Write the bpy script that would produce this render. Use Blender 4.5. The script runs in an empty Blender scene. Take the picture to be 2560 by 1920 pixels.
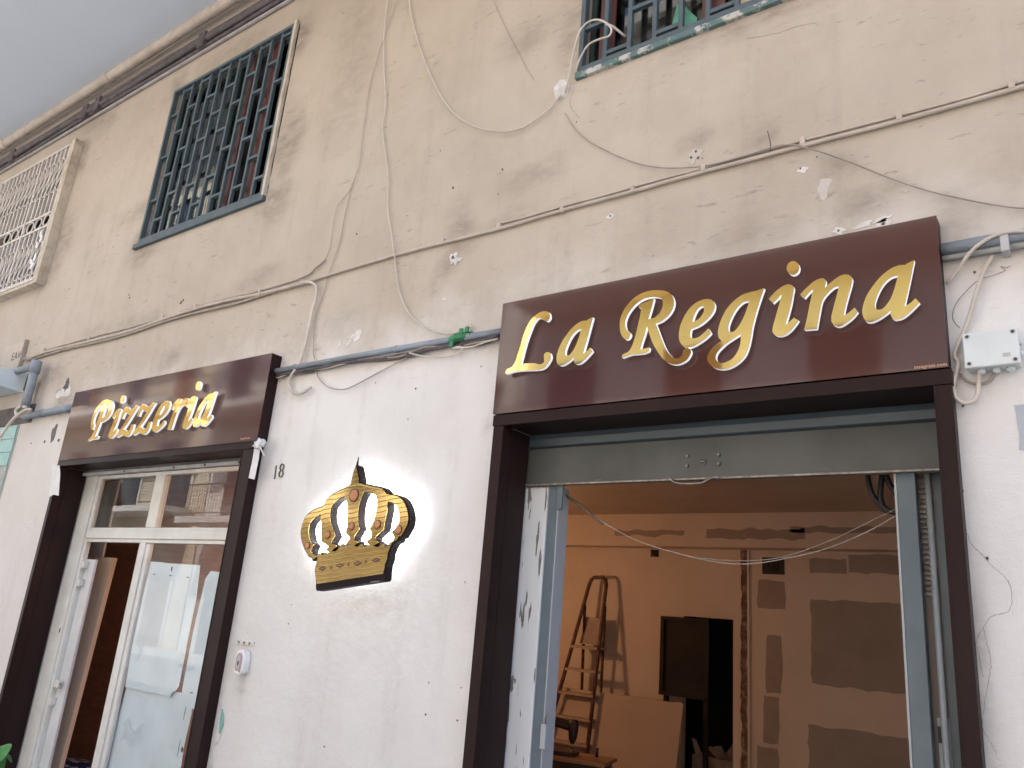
import bpy, bmesh, math, random
from mathutils import Vector, Matrix, noise

# ------------------------------------------------------------------ camera, sky, sun, exposure
scene = bpy.context.scene
C = scene.collection
CAM_AXES = ((0.808986, 0.581991, 0.082634), (0.104934, -0.281297, 0.953866), (-0.578387, 0.762993, 0.288636))          # right, up, forward
cam_data = bpy.data.cameras.new('camera')
cam_data.sensor_width = 36.0
cam_data.lens = 27.8573
cam_data.clip_start = 0.05
cam_data.clip_end = 500.0
cam = bpy.data.objects.new('camera', cam_data)
C.objects.link(cam)
r_, u_, f_ = (Vector(v) for v in CAM_AXES)
mw = Matrix((r_, u_, -f_)).transposed().to_4x4()
mw.translation = Vector((0.0, -3.4, 1.7))
cam.matrix_world = mw
scene.camera = cam

SUN_EL, SUN_AZ = math.radians(60), math.radians(15)      # azimuth from +Y towards +X: the sun stands behind the shop building
world = bpy.data.worlds.new('World')
scene.world = world
world.use_nodes = True
wn = world.node_tree.nodes
wl = world.node_tree.links
sky = wn.new('ShaderNodeTexSky')
sky.sky_type = 'NISHITA'
sky.sun_disc = False
sky.sun_elevation = SUN_EL
sky.sun_rotation = SUN_AZ
sky.air_density = 1.0
sky.dust_density = 1.8
sky.ozone_density = 1.0
wl.new(sky.outputs[0], wn['Background'].inputs[0])
wn['Background'].inputs[1].default_value = 0.15

sun_data = bpy.data.lights.new('sun', 'SUN')
sun_data.energy = 4.5
sun_data.angle = math.radians(0.6)
sun_data.color = (1.0, 0.955, 0.89)
sun = bpy.data.objects.new('sun', sun_data)
C.objects.link(sun)
sd = Vector((math.sin(SUN_AZ) * math.cos(SUN_EL), math.cos(SUN_AZ) * math.cos(SUN_EL), math.sin(SUN_EL)))
sun.rotation_euler = (-sd).to_track_quat('-Z', 'Y').to_euler()
sun.location = sd * 40

scene.view_settings.view_transform = 'Standard'
scene.view_settings.look = 'None'
scene.view_settings.gamma = 1.0
scene.view_settings.use_curve_mapping = False
scene.view_settings.exposure = 2.45
scene.cycles.max_bounces = 8
scene.cycles.diffuse_bounces = 4
scene.cycles.transparent_max_bounces = 16
scene.cycles.sample_clamp_indirect = 6.0
scene.cycles.use_denoising = True

rng = random.Random(7)

# ------------------------------------------------------------------ helpers
def tag(o, label=None, cat=None, group=None, kind=None):
    if label: o['label'] = label
    if cat: o['category'] = cat
    if group: o['group'] = group
    if kind: o['kind'] = kind
    return o

def empty(name, loc=(0, 0, 0), rz=0.0):
    o = bpy.data.objects.new(name, None)
    o.empty_display_size = 0.1
    C.objects.link(o)
    o.location = loc
    o.rotation_euler = (0, 0, rz)
    return o

def link(name, me, mat, parent=None):
    o = bpy.data.objects.new(name, me)
    C.objects.link(o)
    if mat is not None and not me.materials:
        me.materials.append(mat)
    if parent is not None:
        o.parent = parent
        # parts are written in world coordinates: cancel the transform of the chain above
        m = Matrix.Identity(4)
        chain = []
        p = parent
        while p is not None:
            chain.append(p)
            p = p.parent
        for q in reversed(chain):
            m = m @ (q.matrix_parent_inverse @ q.matrix_basis if q.parent else q.matrix_basis)
        o.matrix_parent_inverse = m.inverted()
    return o

def mesh(name, verts, faces, mat, parent=None, smooth=False):
    me = bpy.data.meshes.new(name)
    me.from_pydata([tuple(v) for v in verts], [], faces)
    me.update()
    if smooth:
        for p in me.polygons: p.use_smooth = True
    return link(name, me, mat, parent)

def from_bm(name, bm, mat, parent=None, smooth=False):
    me = bpy.data.meshes.new(name)
    bmesh.ops.recalc_face_normals(bm, faces=bm.faces[:])
    bm.to_mesh(me)
    bm.free()
    if smooth:
        for p in me.polygons: p.use_smooth = True
    return link(name, me, mat, parent)

def bm_box(bm, x0, x1, y0, y1, z0, z1, mat4=None):
    vs = [bm.verts.new((x, y, z)) for x in (x0, x1) for y in (y0, y1) for z in (z0, z1)]
    for f in ((0, 1, 3, 2), (4, 6, 7, 5), (0, 4, 5, 1), (2, 3, 7, 6), (0, 2, 6, 4), (1, 5, 7, 3)):
        bm.faces.new([vs[i] for i in f])
    if mat4 is not None:
        bmesh.ops.transform(bm, matrix=mat4, verts=vs)
    return vs

def box(name, x, y, z, mat, parent=None, bevel=0.0, mat4=None):
    bm = bmesh.new()
    bm_box(bm, min(x), max(x), min(y), max(y), min(z), max(z), mat4)
    if bevel > 0:
        bmesh.ops.bevel(bm, geom=bm.edges[:], offset=bevel, segments=2, affect='EDGES', profile=0.5)
    return from_bm(name, bm, mat, parent)

def crom(pts, n=6, closed=True):
    """Catmull-Rom through the points; a third entry 1 marks a sharp corner."""
    P = [Vector((p[0], p[1])) for p in pts]
    K = [len(p) > 2 for p in pts]
    N = len(P)
    out = []
    for i in range(N if closed else N - 1):
        a, b = P[i], P[(i + 1) % N]
        ia, ib = K[i] or (not closed and i == 0), K[(i + 1) % N] or (not closed and i == N - 2)
        p0 = a + (a - b) * 0.0 if ia else P[i - 1]
        p3 = b if ib else P[(i + 2) % N]
        ta = (b - p0) * 0.5 if not ia else (b - a) * 0.6
        tb = (p3 - a) * 0.5 if not ib else (b - a) * 0.6
        L = (b - a).length
        for t, lim in ((ta, L * 1.3), (tb, L * 1.3)):
            if t.length > lim: t *= lim / t.length
        out.append(a.copy())
        if ia and ib: continue
        for k in range(1, n):
            s = k / n
            out.append(a * (2*s**3 - 3*s**2 + 1) + ta * (s**3 - 2*s**2 + s) + b * (-2*s**3 + 3*s**2) + tb * (s**3 - s**2))
    if not closed: out.append(P[-1].copy())
    return [(v.x, v.y) for v in out]

def prism(name, loops, y0, y1, mat, parent=None, bevel=0.0):
    """Filled outline (first loop) with holes (the others) in the XZ plane, standing from y0 (front) to y1 (back)."""
    cu = bpy.data.curves.new(name, 'CURVE')
    cu.dimensions = '2D'
    cu.fill_mode = 'BOTH'
    cu.extrude = abs(y1 - y0) / 2 - bevel
    cu.bevel_depth = bevel
    cu.bevel_resolution = 1
    cu.offset = -bevel
    for L in loops:
        sp = cu.splines.new('POLY')
        sp.points.add(len(L) - 1)
        for p, q in zip(sp.points, L): p.co = (q[0], q[1], 0, 1)
        sp.use_cyclic_u = True
    return curve_mesh(name, cu, (y0 + y1) / 2, mat, parent)

def curve_mesh(name, cu, yc, mat, parent=None, xf=None):
    tmp = bpy.data.objects.new('tmp', cu)
    C.objects.link(tmp)
    dg = bpy.context.evaluated_depsgraph_get()
    me = bpy.data.meshes.new_from_object(tmp.evaluated_get(dg))
    bpy.data.objects.remove(tmp)
    bpy.data.curves.remove(cu)
    me.name = name
    M = Matrix(((1, 0, 0, 0), (0, 0, -1, yc), (0, 1, 0, 0), (0, 0, 0, 1)))
    me.transform(M @ xf if xf is not None else M)
    me.materials.clear()
    return link(name, me, mat, parent)

def lettering(name, text, x, z, y, size, mat, parent=None, rot=0.0, thick=0.0015, shear=0.0, align='LEFT', sx=1.0, thin=0.0):
    cu = bpy.data.curves.new(name, 'FONT')
    cu.body = text
    cu.size = size
    cu.extrude = thick
    cu.shear = shear
    cu.align_x = align
    cu.resolution_u = 3
    cu.offset = thin
    xf = Matrix.Translation((x, z, 0)) @ Matrix.Rotation(rot, 4, 'Z') @ Matrix.Diagonal((sx, 1, 1, 1))
    return curve_mesh(name, cu, y, mat, parent, xf)

def path3(pts, y=0.0, n=5):
    """(x,z) points -> smooth list of 3-D points; y a number or a list as long as pts."""
    ys = y if isinstance(y, (list, tuple)) else [y] * len(pts)
    P = [Vector((p[0], yy, p[1])) for p, yy in zip(pts, ys)]
    return smooth3(P, n)

def smooth3(P, n=5):
    P = [Vector(p) for p in P]
    out = []
    for i in range(len(P) - 1):
        a, b = P[i], P[i + 1]
        ta = (b - P[i - 1]) * 0.5 if i > 0 else (b - a)
        tb = (P[i + 2] - a) * 0.5 if i + 2 < len(P) else (b - a)
        for k in range(n):
            s = k / n
            out.append(a * (2*s**3 - 3*s**2 + 1) + ta * (s**3 - 2*s**2 + s) + b * (-2*s**3 + 3*s**2) + tb * (s**3 - s**2))
    out.append(P[-1])
    return out

def bm_tube(bm, pts, r, sides=8, closed=False):
    pts = [Vector(p) for p in pts]
    n = len(pts)
    rr = r if isinstance(r, (list, tuple)) else [r] * n
    T = []
    for i in range(n):
        a = pts[(i - 1) % n] if (closed or i > 0) else pts[i]
        b = pts[(i + 1) % n] if (closed or i < n - 1) else pts[i]
        t = b - a
        T.append(t.normalized() if t.length > 1e-9 else Vector((1, 0, 0)))
    N = T[0].orthogonal().normalized()
    rings = []
    for i in range(n):
        if i > 0:
            N = (N - T[i] * N.dot(T[i]))
            N = N.normalized() if N.length > 1e-6 else T[i].orthogonal().normalized()
        B = T[i].cross(N)
        rings.append([bm.verts.new(pts[i] + (N * math.cos(2*math.pi*k/sides) + B * math.sin(2*math.pi*k/sides)) * rr[i]) for k in range(sides)])
    for i in range(n if closed else n - 1):
        A, B2 = rings[i], rings[(i + 1) % n]
        for k in range(sides):
            bm.faces.new((A[k], A[(k + 1) % sides], B2[(k + 1) % sides], B2[k]))
    if not closed:
        bm.faces.new(rings[0][::-1])
        bm.faces.new(rings[-1])

def tube(name, pts, r, mat, parent=None, sides=8, closed=False):
    bm = bmesh.new()
    bm_tube(bm, pts, r, sides, closed)
    return from_bm(name, bm, mat, parent, smooth=True)

def bar(name, a, b, w, d, mat, parent=None, bevel=0.0):
    """Square bar from a to b, w across in the wall plane, d in depth (y)."""
    a, b = Vector(a), Vector(b)
    t = (b - a).normalized()
    yv = Vector((0, 1, 0))
    if abs(t.dot(yv)) > 0.95: yv = Vector((0, 0, 1))
    s = t.cross(yv).normalized()
    yv = s.cross(t)
    bm = bmesh.new()
    vs = []
    for p in (a, b):
        for i, j in ((-1, -1), (1, -1), (1, 1), (-1, 1)):
            vs.append(bm.verts.new(p + s * (i * w / 2) + yv * (j * d / 2)))
    for f in ((3, 2, 1, 0), (4, 5, 6, 7), (0, 1, 5, 4), (1, 2, 6, 5), (2, 3, 7, 6), (3, 0, 4, 7)):
        bm.faces.new([vs[i] for i in f])
    if bevel > 0:
        bmesh.ops.bevel(bm, geom=bm.edges[:], offset=bevel, segments=1, affect='EDGES')
    return from_bm(name, bm, mat, parent)

def blob(cx, cz, rx, rz, n=18, rough=0.25, seed=0, rot=0.0):
    """Irregular closed outline."""
    out = []
    for i in range(n):
        a = 2 * math.pi * i / n
        k = 1 + rough * 2 * (noise.noise(Vector((math.cos(a) * 1.7 + seed * 9.1, math.sin(a) * 1.7, seed * 3.3)))) + rough * 0.5 * (noise.noise(Vector((math.cos(a) * 6 + seed, math.sin(a) * 6, seed * 5.3))))
        x, z = rx * k * math.cos(a), rz * k * math.sin(a)
        out.append((cx + x * math.cos(rot) - z * math.sin(rot), cz + x * math.sin(rot) + z * math.cos(rot)))
    return out

def rough_rect(x0, x1, z0, z1, amp=0.012, step=0.05, seed=0):
    """Rectangle outline with a wavering trowelled edge."""
    out = []
    def run(ax, az, bx, bz, nx, nz):
        L = math.hypot(bx - ax, bz - az)
        k = max(2, int(L / step))
        for i in range(k):
            s = i / k
            x, z = ax + (bx - ax) * s, az + (bz - az) * s
            d = amp * (noise.noise(Vector((x * 7 + seed, z * 7, seed * 2.1))) * 1.4 + noise.noise(Vector((x * 25, z * 25, seed))) * 0.6)
            out.append((x + nx * d, z + nz * d))
    run(x0, z0, x1, z0, 0, 1); run(x1, z0, x1, z1, 1, 0); run(x1, z1, x0, z1, 0, 1); run(x0, z1, x0, z0, 1, 0)
    return out

def disc(name, cx, cz, rx, rz, y0, y1, mat, parent=None, n=16):
    return prism(name, [[(cx + rx * math.cos(2*math.pi*i/n), cz + rz * math.sin(2*math.pi*i/n)) for i in range(n)]], y0, y1, mat, parent)

# ------------------------------------------------------------------ materials
def nodes_of(m):
    m.use_nodes = True
    nt = m.node_tree
    return nt, nt.nodes, nt.links, nt.nodes['Principled BSDF']

def srgb(r, g, b):
    f = lambda c: c / 12.92 if c <= 0.04045 else ((c + 0.055) / 1.055) ** 2.4
    return tuple(f(c / 255) for c in (r, g, b)) + (1,)

def pm(name, col, col2=None, rough=0.6, metal=0.0, scale=6.0, detail=5.0, bump=0.0, bscale=40.0, stretch=(1, 1, 1), spec=0.5,
       lo=0.35, hi=0.65, rvar=0.0, coat=0.0, emit=None, estr=0.0, bdist=0.01):
    """Principled material: two colours broken up by noise in object space, with a fine bump."""
    m = bpy.data.materials.new(name)
    nt, N, L, P = nodes_of(m)
    col = tuple(col) + (1,) if len(col) == 3 else col
    P.inputs['Base Color'].default_value = col
    P.inputs['Roughness'].default_value = rough
    P.inputs['Metallic'].default_value = metal
    P.inputs['Specular IOR Level'].default_value = spec
    if coat: P.inputs['Coat Weight'].default_value = coat; P.inputs['Coat Roughness'].default_value = 0.06
    tc = N.new('ShaderNodeTexCoord')
    mp = N.new('ShaderNodeMapping')
    mp.inputs['Scale'].default_value = stretch
    L.new(tc.outputs['Object'], mp.inputs[0])
    if col2 is not None or rvar:
        col2 = col if col2 is None else (tuple(col2) + (1,) if len(col2) == 3 else col2)
        nz = N.new('ShaderNodeTexNoise')
        nz.inputs['Scale'].default_value = scale
        nz.inputs['Detail'].default_value = detail
        nz.inputs['Roughness'].default_value = 0.62
        L.new(mp.outputs[0], nz.inputs['Vector'])
        mr = N.new('ShaderNodeMapRange')
        mr.inputs['From Min'].default_value = lo
        mr.inputs['From Max'].default_value = hi
        L.new(nz.outputs[0], mr.inputs[0])
        mx = N.new('ShaderNodeMix')
        mx.data_type = 'RGBA'
        mx.inputs['A'].default_value = col
        mx.inputs['B'].default_value = col2
        L.new(mr.outputs[0], mx.inputs['Factor'])
        L.new(mx.outputs['Result'], P.inputs['Base Color'])
        if rvar:
            mr2 = N.new('ShaderNodeMapRange')
            mr2.inputs['To Min'].default_value = max(0.02, rough - rvar)
            mr2.inputs['To Max'].default_value = min(1, rough + rvar)
            L.new(nz.outputs[0], mr2.inputs[0])
            L.new(mr2.outputs[0], P.inputs['Roughness'])
    if bump:
        nb = N.new('ShaderNodeTexNoise')
        nb.inputs['Scale'].default_value = bscale
        nb.inputs['Detail'].default_value = 4
        L.new(mp.outputs[0], nb.inputs['Vector'])
        bp = N.new('ShaderNodeBump')
        bp.inputs['Strength'].default_value = bump
        bp.inputs['Distance'].default_value = bdist
        L.new(nb.outputs[0], bp.inputs['Height'])
        L.new(bp.outputs[0], P.inputs['Normal'])
    if emit is not None:
        P.inputs['Emission Color'].default_value = tuple(emit) + (1,)
        P.inputs['Emission Strength'].default_value = estr
    return m

def glass_mat(name, tint=(0.9, 0.93, 0.92), ior=1.5, rough=0.0, dirt=0.0):
    m = bpy.data.materials.new(name)
    m.use_nodes = True
    nt = m.node_tree
    N, L = nt.nodes, nt.links
    N.clear()
    out = N.new('ShaderNodeOutputMaterial')
    tr = N.new('ShaderNodeBsdfTransparent'); tr.inputs[0].default_value = tuple(tint) + (1,)
    gl = N.new('ShaderNodeBsdfGlossy'); gl.inputs['Roughness'].default_value = rough
    # Schlick reflectance, the same from either side of the pane
    lw = N.new('ShaderNodeLayerWeight'); lw.inputs['Blend'].default_value = 0.5
    pw = N.new('ShaderNodeMath'); pw.operation = 'POWER'; pw.inputs[1].default_value = 5.0
    f0 = ((ior - 1) / (ior + 1)) ** 2
    fr = N.new('ShaderNodeMapRange'); fr.inputs['To Min'].default_value = f0; fr.inputs['To Max'].default_value = 1.0
    L.new(lw.outputs['Facing'], pw.inputs[0]); L.new(pw.outputs[0], fr.inputs[0])
    mx = N.new('ShaderNodeMixShader')
    L.new(fr.outputs[0], mx.inputs[0]); L.new(tr.outputs[0], mx.inputs[1]); L.new(gl.outputs[0], mx.inputs[2])
    last = mx
    if dirt:
        df = N.new('ShaderNodeBsdfDiffuse'); df.inputs[0].default_value = (0.55, 0.55, 0.53, 1)
        tc = N.new('ShaderNodeTexCoord')
        nz = N.new('ShaderNodeTexNoise'); nz.inputs['Scale'].default_value = 4; nz.inputs['Detail'].default_value = 6
        L.new(tc.outputs['Object'], nz.inputs['Vector'])
        mr = N.new('ShaderNodeMapRange'); mr.inputs['From Min'].default_value = 0.4; mr.inputs['From Max'].default_value = 0.75
        mr.inputs['To Max'].default_value = dirt
        L.new(nz.outputs[0], mr.inputs[0])
        m2 = N.new('ShaderNodeMixShader')
        L.new(mr.outputs[0], m2.inputs[0]); L.new(mx.outputs[0], m2.inputs[1]); L.new(df.outputs[0], m2.inputs[2])
        last = m2
    L.new(last.outputs[0], out.inputs[0])
    return m

def facade_material():
    m = bpy.data.materials.new('facade_plaster')
    nt, N, L, P = nodes_of(m)
    geo = N.new('ShaderNodeNewGeometry')
    sep = N.new('ShaderNodeSeparateXYZ')
    L.new(geo.outputs['Position'], sep.inputs[0])
    def noise_node(scale, detail=5, rough=0.6, stretch=None, rot=None):
        src = geo.outputs['Position']
        if stretch or rot:
            mp = N.new('ShaderNodeMapping')
            if stretch: mp.inputs['Scale'].default_value = stretch
            if rot: mp.inputs['Rotation'].default_value = rot
            L.new(src, mp.inputs[0]); src = mp.outputs[0]
        n = N.new('ShaderNodeTexNoise')
        n.inputs['Scale'].default_value = scale; n.inputs['Detail'].default_value = detail; n.inputs['Roughness'].default_value = rough
        L.new(src, n.inputs['Vector'])
        return n.outputs[0]
    def mr(sock, a, b, c=0.0, d=1.0, smooth=True):
        n = N.new('ShaderNodeMapRange')
        if smooth: n.interpolation_type = 'SMOOTHSTEP'
        for k, v in zip(('From Min', 'From Max', 'To Min', 'To Max'), (a, b, c, d)): n.inputs[k].default_value = v
        L.new(sock, n.inputs[0]); return n.outputs[0]
    def math_(op, a, b=None, clamp=False):
        n = N.new('ShaderNodeMath'); n.operation = op; n.use_clamp = clamp
        for i, v in enumerate((a, b)):
            if v is None: continue
            if isinstance(v, (int, float)): n.inputs[i].default_value = v
            else: L.new(v, n.inputs[i])
        return n.outputs[0]
    def mix(fac, a, b):
        n = N.new('ShaderNodeMix'); n.data_type = 'RGBA'
        for k, v in (('Factor', fac), ('A', a), ('B', b)):
            if isinstance(v, (int, float)): n.inputs[k].default_value = v
            elif isinstance(v, tuple): n.inputs[k].default_value = v
            else: L.new(v, n.inputs[k])
        return n.outputs['Result']
    big = noise_node(0.55, 4, 0.55)
    med = noise_node(2.3, 4, 0.62)
    fine = noise_node(16, 4, 0.65)
    streak = noise_node(1.0, 5, 0.6, stretch=(7.0, 1.0, 0.45))
    # upper beige distemper, lower grey-white repaint, meeting in a worn band by the conduits
    edge = math_('ADD', sep.outputs[2], math_('MULTIPLY', math_('SUBTRACT', med, 0.5), 0.55))
    lower = mr(edge, 3.75, 3.05)
    upper_c = mix(mr(big, 0.35, 0.68), UPPER_A, UPPER_B)
    lower_c = mix(mr(big, 0.35, 0.68), LOWER_A, LOWER_B)
    col = mix(lower, upper_c, lower_c)
    hi = mr(sep.outputs[2], 4.2, 7.5)                       # browner towards the top, with shade under the balcony painted in
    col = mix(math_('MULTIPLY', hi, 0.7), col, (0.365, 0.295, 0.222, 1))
    lf = mr(sep.outputs[0], -4.5, -9.0)                      # pinkish older coat towards the neighbour
    col = mix(math_('MULTIPLY', lf, 0.35), col, (0.49, 0.43, 0.39, 1))
    # mottling, rain streaks, grime
    mot = mr(med, 0.38, 0.66)
    col = mix(math_('MULTIPLY', mot, mr(lower, 0, 1, 0.32, 0.10)), col, (0.36, 0.30, 0.235, 1))
    stk = math_('MULTIPLY', mr(streak, 0.50, 0.72), mr(fine, 0.3, 0.7))
    col = mix(math_('MULTIPLY', stk, mr(lower, 0, 1, 0.40, 0.20)), col, (0.30, 0.26, 0.215, 1))
    # individual smudges: x, z, rx, rz, angle, strength
    at = N.new('ShaderNodeAttribute'); at.attribute_name = 'grime'
    acc = at.outputs['Fac']
    gr = mr(noise_node(5.0, 4, 0.7, stretch=(1, 1, 2.2), rot=(0, 0.35, 0)), 0.32, 0.66, 0.35, 1.0)
    col = mix(math_('MULTIPLY', acc, gr, True), col, (0.17, 0.137, 0.108, 1))
    # scuffs: thin slanted scratches in the upper coat, pits everywhere
    scr = noise_node(5.5, 5, 0.75, stretch=(1.0, 1.0, 4.0), rot=(0, 0.30, 0))
    region = mr(noise_node(0.9, 3, 0.5, stretch=(1, 1, 1.4)), 0.42, 0.58)
    scm = math_('MULTIPLY', math_('MULTIPLY', mr(scr, 0.585, 0.65), region), mr(sep.outputs[2], 2.9, 3.4))
    col = mix(math_('MULTIPLY', scm, 0.50), col, (0.20, 0.165, 0.125, 1))
    vor = N.new('ShaderNodeTexVoronoi'); vor.inputs['Scale'].default_value = 5.5
    L.new(geo.outputs['Position'], vor.inputs['Vector'])
    pits = math_('MULTIPLY', mr(vor.outputs['Distance'], 0.045, 0.02), mr(med, 0.5, 0.56))
    col = mix(math_('MULTIPLY', pits, 0.35), col, (0.12, 0.10, 0.085, 1))
    L.new(col, P.inputs['Base Color'])
    P.inputs['Roughness'].default_value = 0.88
    P.inputs['Specular IOR Level'].default_value = 0.25
    # relief
    grain = noise_node(140, 2, 0.6)
    tr = noise_node(11, 4, 0.6)
    vert = noise_node(1.0, 3, 0.65, stretch=(16.0, 1.0, 1.6))
    h = math_('ADD', math_('ADD', math_('MULTIPLY', tr, 0.55), math_('MULTIPLY', grain, 0.10)), math_('MULTIPLY', vert, 0.16))
    b = N.new('ShaderNodeBump'); b.inputs['Strength'].default_value = 0.55; b.inputs['Distance'].default_value = 0.018
    L.new(h, b.inputs['Height']); L.new(b.outputs[0], P.inputs['Normal'])
    return m

UPPER_A, UPPER_B = (0.485, 0.430, 0.358, 1), (0.43, 0.380, 0.315, 1)
LOWER_A, LOWER_B = (0.685, 0.675, 0.655, 1), (0.62, 0.607, 0.588, 1)
STAINS = []
def st(p, rx, rz, an=0.0, k=0.6): STAINS.append((p[0], p[1], rx, rz, an, k))
st((-5.1299, 5.3332), .22, .55, 0, .55)
st((-5.2794, 6.5945), .30, .35, 0, .65)
st((-7.1598, 4.8911), .45, .22, .1, .6)
st((-5.1851, 4.8508), .35, .35, 0, .5)
st((-7.2731, 6.7465), .30, .25, 0, .45)
st((-7.4298, 5.3496), .50, .16, .15, .35)
st((-9.0912, 6.9168), .8, .30, 0, .45)
st((-9.1613, 6.6007), .25, .45, 0, .5)
st((-9.0583, 5.3623), .30, .6, 0, .45)
st((-6.3254, 6.7984), 1.0, .20, 0, .35)
st((-2.7306, 5.4083), .28, .20, .15, .32)
st((-2.6244, 4.3013), .32, .16, .1, .34)
st((-3.0906, 4.085), .22, .30, .3, .5)
st((-2.7528, 4.056), .25, .10, .2, .42)
st((-2.3361, 5.2849), .16, .5, 0, .4)
st((-4.4751, 5.7709), .35, .9, 0, .28)
st((-1.1661, 4.8504), .8, .10, .02, .45)
st((-1.4862, 4.2347), .16, .08, .3, .38)
st((-1.1397, 4.1293), .10, .09, .2, .42)
st((-1.1256, 3.9826), .05, .12, 0, .3)
st((-0.7867, 3.8536), .13, .08, -.2, .3)
st((-0.649, 3.6375), .16, .10, .2, .42)
st((-0.3492, 3.5416), .14, .08, -.3, .35)
st((-1.2516, 3.5616), .35, .16, .1, .28)
st((-0.3301, 3.4061), .12, .14, 0, .35)
st((-8.4559, 3.7377), .35, .22, 0, .5)
st((-7.9703, 3.363), .40, .20, 0, .55)
st((-6.2325, 3.6148), .25, .12, .15, .38)
st((-5.2131, 4.1509), .35, .12, .05, .35)
st((-7.1041, 4.0819), 1.0, .10, 0, .3)
st((-9.2613, 5.0481), .30, .35, 0, .4)
st((-4.6005, 3.1191), .06, .20, 0, .25)
st((-4.5231, 1.1962), .07, .16, 0, .35)
st((-3.1644, 3.8643), .10, .14, 0, .4)
st((-4.0937, 3.6102), .22, .18, 0, .25)
st((-2.7211, 2.7383), .03, .08, 0, .3)
st((-3.2531, 3.752), .05, .40, 0, .2)
st((-3.4621, 1.7347), .35, .12, .1, .16)
st((-0.3905, 1.6629), .035, .35, 0, .35)
M = {}
M['facade'] = facade_material()
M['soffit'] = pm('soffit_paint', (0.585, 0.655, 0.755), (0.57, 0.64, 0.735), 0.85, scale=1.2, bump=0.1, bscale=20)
M['brown'] = pm('brown_lacquer', (0.062, 0.0225, 0.019), (0.067, 0.0245, 0.0205), 0.4, scale=1.4, spec=0.0, coat=1.0)
M['brown_matt'] = pm('brown_sheet', (0.023, 0.0115, 0.0105), (0.019, 0.0095, 0.0088), 0.42, scale=3.0, spec=0.12, rvar=0.08)
M['acrylic'] = pm('white_acrylic', (0.85, 0.86, 0.88), None, 0.35, emit=(1.0, 0.99, 0.97), estr=0.09)
M['gold'] = pm('gold_mirror', (0.68, 0.485, 0.165), (0.65, 0.46, 0.155), 0.04, 1.0, scale=8, bump=0.006, bscale=3, bdist=0.02)
M['dark_edge'] = pm('crown_dark_edge', (0.009, 0.004, 0.005), (0.012, 0.005, 0.006), 0.6, scale=10, spec=0.15)
M['amber'] = pm('amber_print', (0.50, 0.20, 0.07), (0.40, 0.15, 0.05), 0.3, scale=30)
M['maroon'] = pm('maroon_print', (0.07, 0.018, 0.010), None, 0.4)
M['print_tan'] = pm('tan_print', (0.62, 0.36, 0.20), None, 0.5)
M['print_grey'] = pm('grey_print', (0.34, 0.28, 0.28), None, 0.5)
M['led'] = pm('led_white', (0.9, 0.9, 0.9), None, 0.5, emit=(0.93, 0.96, 1.0), estr=6.5)
M['bronze'] = pm('bronze', (0.13, 0.115, 0.10), (0.09, 0.08, 0.07), 0.55, 0.2, scale=30)
M['grille_green'] = pm('green_grille_paint', (0.068, 0.098, 0.112), (0.048, 0.072, 0.083), 0.55, scale=9, bump=0.2, bscale=60)
M['grille_worn'] = pm('green_rail_worn', (0.085, 0.145, 0.140), (0.44, 0.43, 0.39), 0.65, scale=14, lo=0.52, hi=0.60, bump=0.4, bscale=30)
M['grille_cream'] = pm('cream_iron', (0.60, 0.56, 0.53), (0.46, 0.42, 0.38), 0.6, scale=10, bump=0.15, bscale=40)
M['cream_stone'] = pm('cream_surround', (0.50, 0.44, 0.36), (0.36, 0.30, 0.23), 0.85, scale=7, bump=0.6, bscale=18, lo=0.45, hi=0.7)
M['redwood'] = pm('red_shutter', (0.10, 0.032, 0.026), (0.07, 0.022, 0.018), 0.55, scale=3, stretch=(6, 6, 0.6))
M['cream_board'] = pm('cream_board', (0.55, 0.46, 0.30), None, 0.6)
M['win_green'] = pm('window_green', (0.025, 0.05, 0.045), (0.02, 0.04, 0.035), 0.5, scale=5)
M['pipe_beige'] = pm('beige_pipe', (0.48, 0.41, 0.34), (0.36, 0.30, 0.25), 0.6, scale=5, bump=0.1)
M['dark_cable'] = pm('dark_cable', (0.10, 0.085, 0.085), (0.06, 0.05, 0.052), 0.7, scale=9, bump=0.3, bscale=25)
M['conduit'] = pm('grey_conduit', (0.25, 0.29, 0.33), (0.17, 0.19, 0.21), 0.5, scale=6, stretch=(0.5, 1, 1), lo=0.42, hi=0.66, rvar=0.1)
M['conduit_pale'] = pm('pale_conduit', (0.46, 0.47, 0.47), (0.34, 0.34, 0.33), 0.5, scale=8)
M['cable_white'] = pm('white_cable', (0.58, 0.53, 0.46), (0.46, 0.41, 0.345), 0.5, scale=6)
M['cable_dirty'] = pm('dirty_cable', (0.38, 0.33, 0.28), (0.27, 0.23, 0.19), 0.6, scale=8)
M['cable_paint'] = pm('painted_cable', (0.50, 0.435, 0.365), (0.40, 0.345, 0.285), 0.7, scale=7, bump=0.2)
M['wire_dark'] = pm('dark_wire', (0.12, 0.095, 0.075), None, 0.6)
M['green_tape'] = pm('green_tape', (0.012, 0.20, 0.075), (0.006, 0.10, 0.04), 0.35, scale=20, bump=0.4, bscale=40)
M['plastic_box'] = pm('pale_plastic', (0.62, 0.66, 0.65), (0.55, 0.59, 0.58), 0.42, scale=4, bump=0.03)
M['plastic_grey'] = pm('grey_rubber', (0.40, 0.42, 0.42), None, 0.6)
M['white_plastic'] = pm('white_plastic', (0.74, 0.74, 0.73), (0.66, 0.66, 0.65), 0.35, scale=12)
M['black'] = pm('black_plastic', (0.012, 0.012, 0.013), None, 0.5)
M['hole'] = pm('drilled_hole', (0.11, 0.092, 0.078), None, 0.95)
M['plaster_white'] = pm('white_filler', (0.68, 0.66, 0.635), (0.53, 0.50, 0.465), 0.9, scale=20, bump=0.5, bscale=40)
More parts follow.
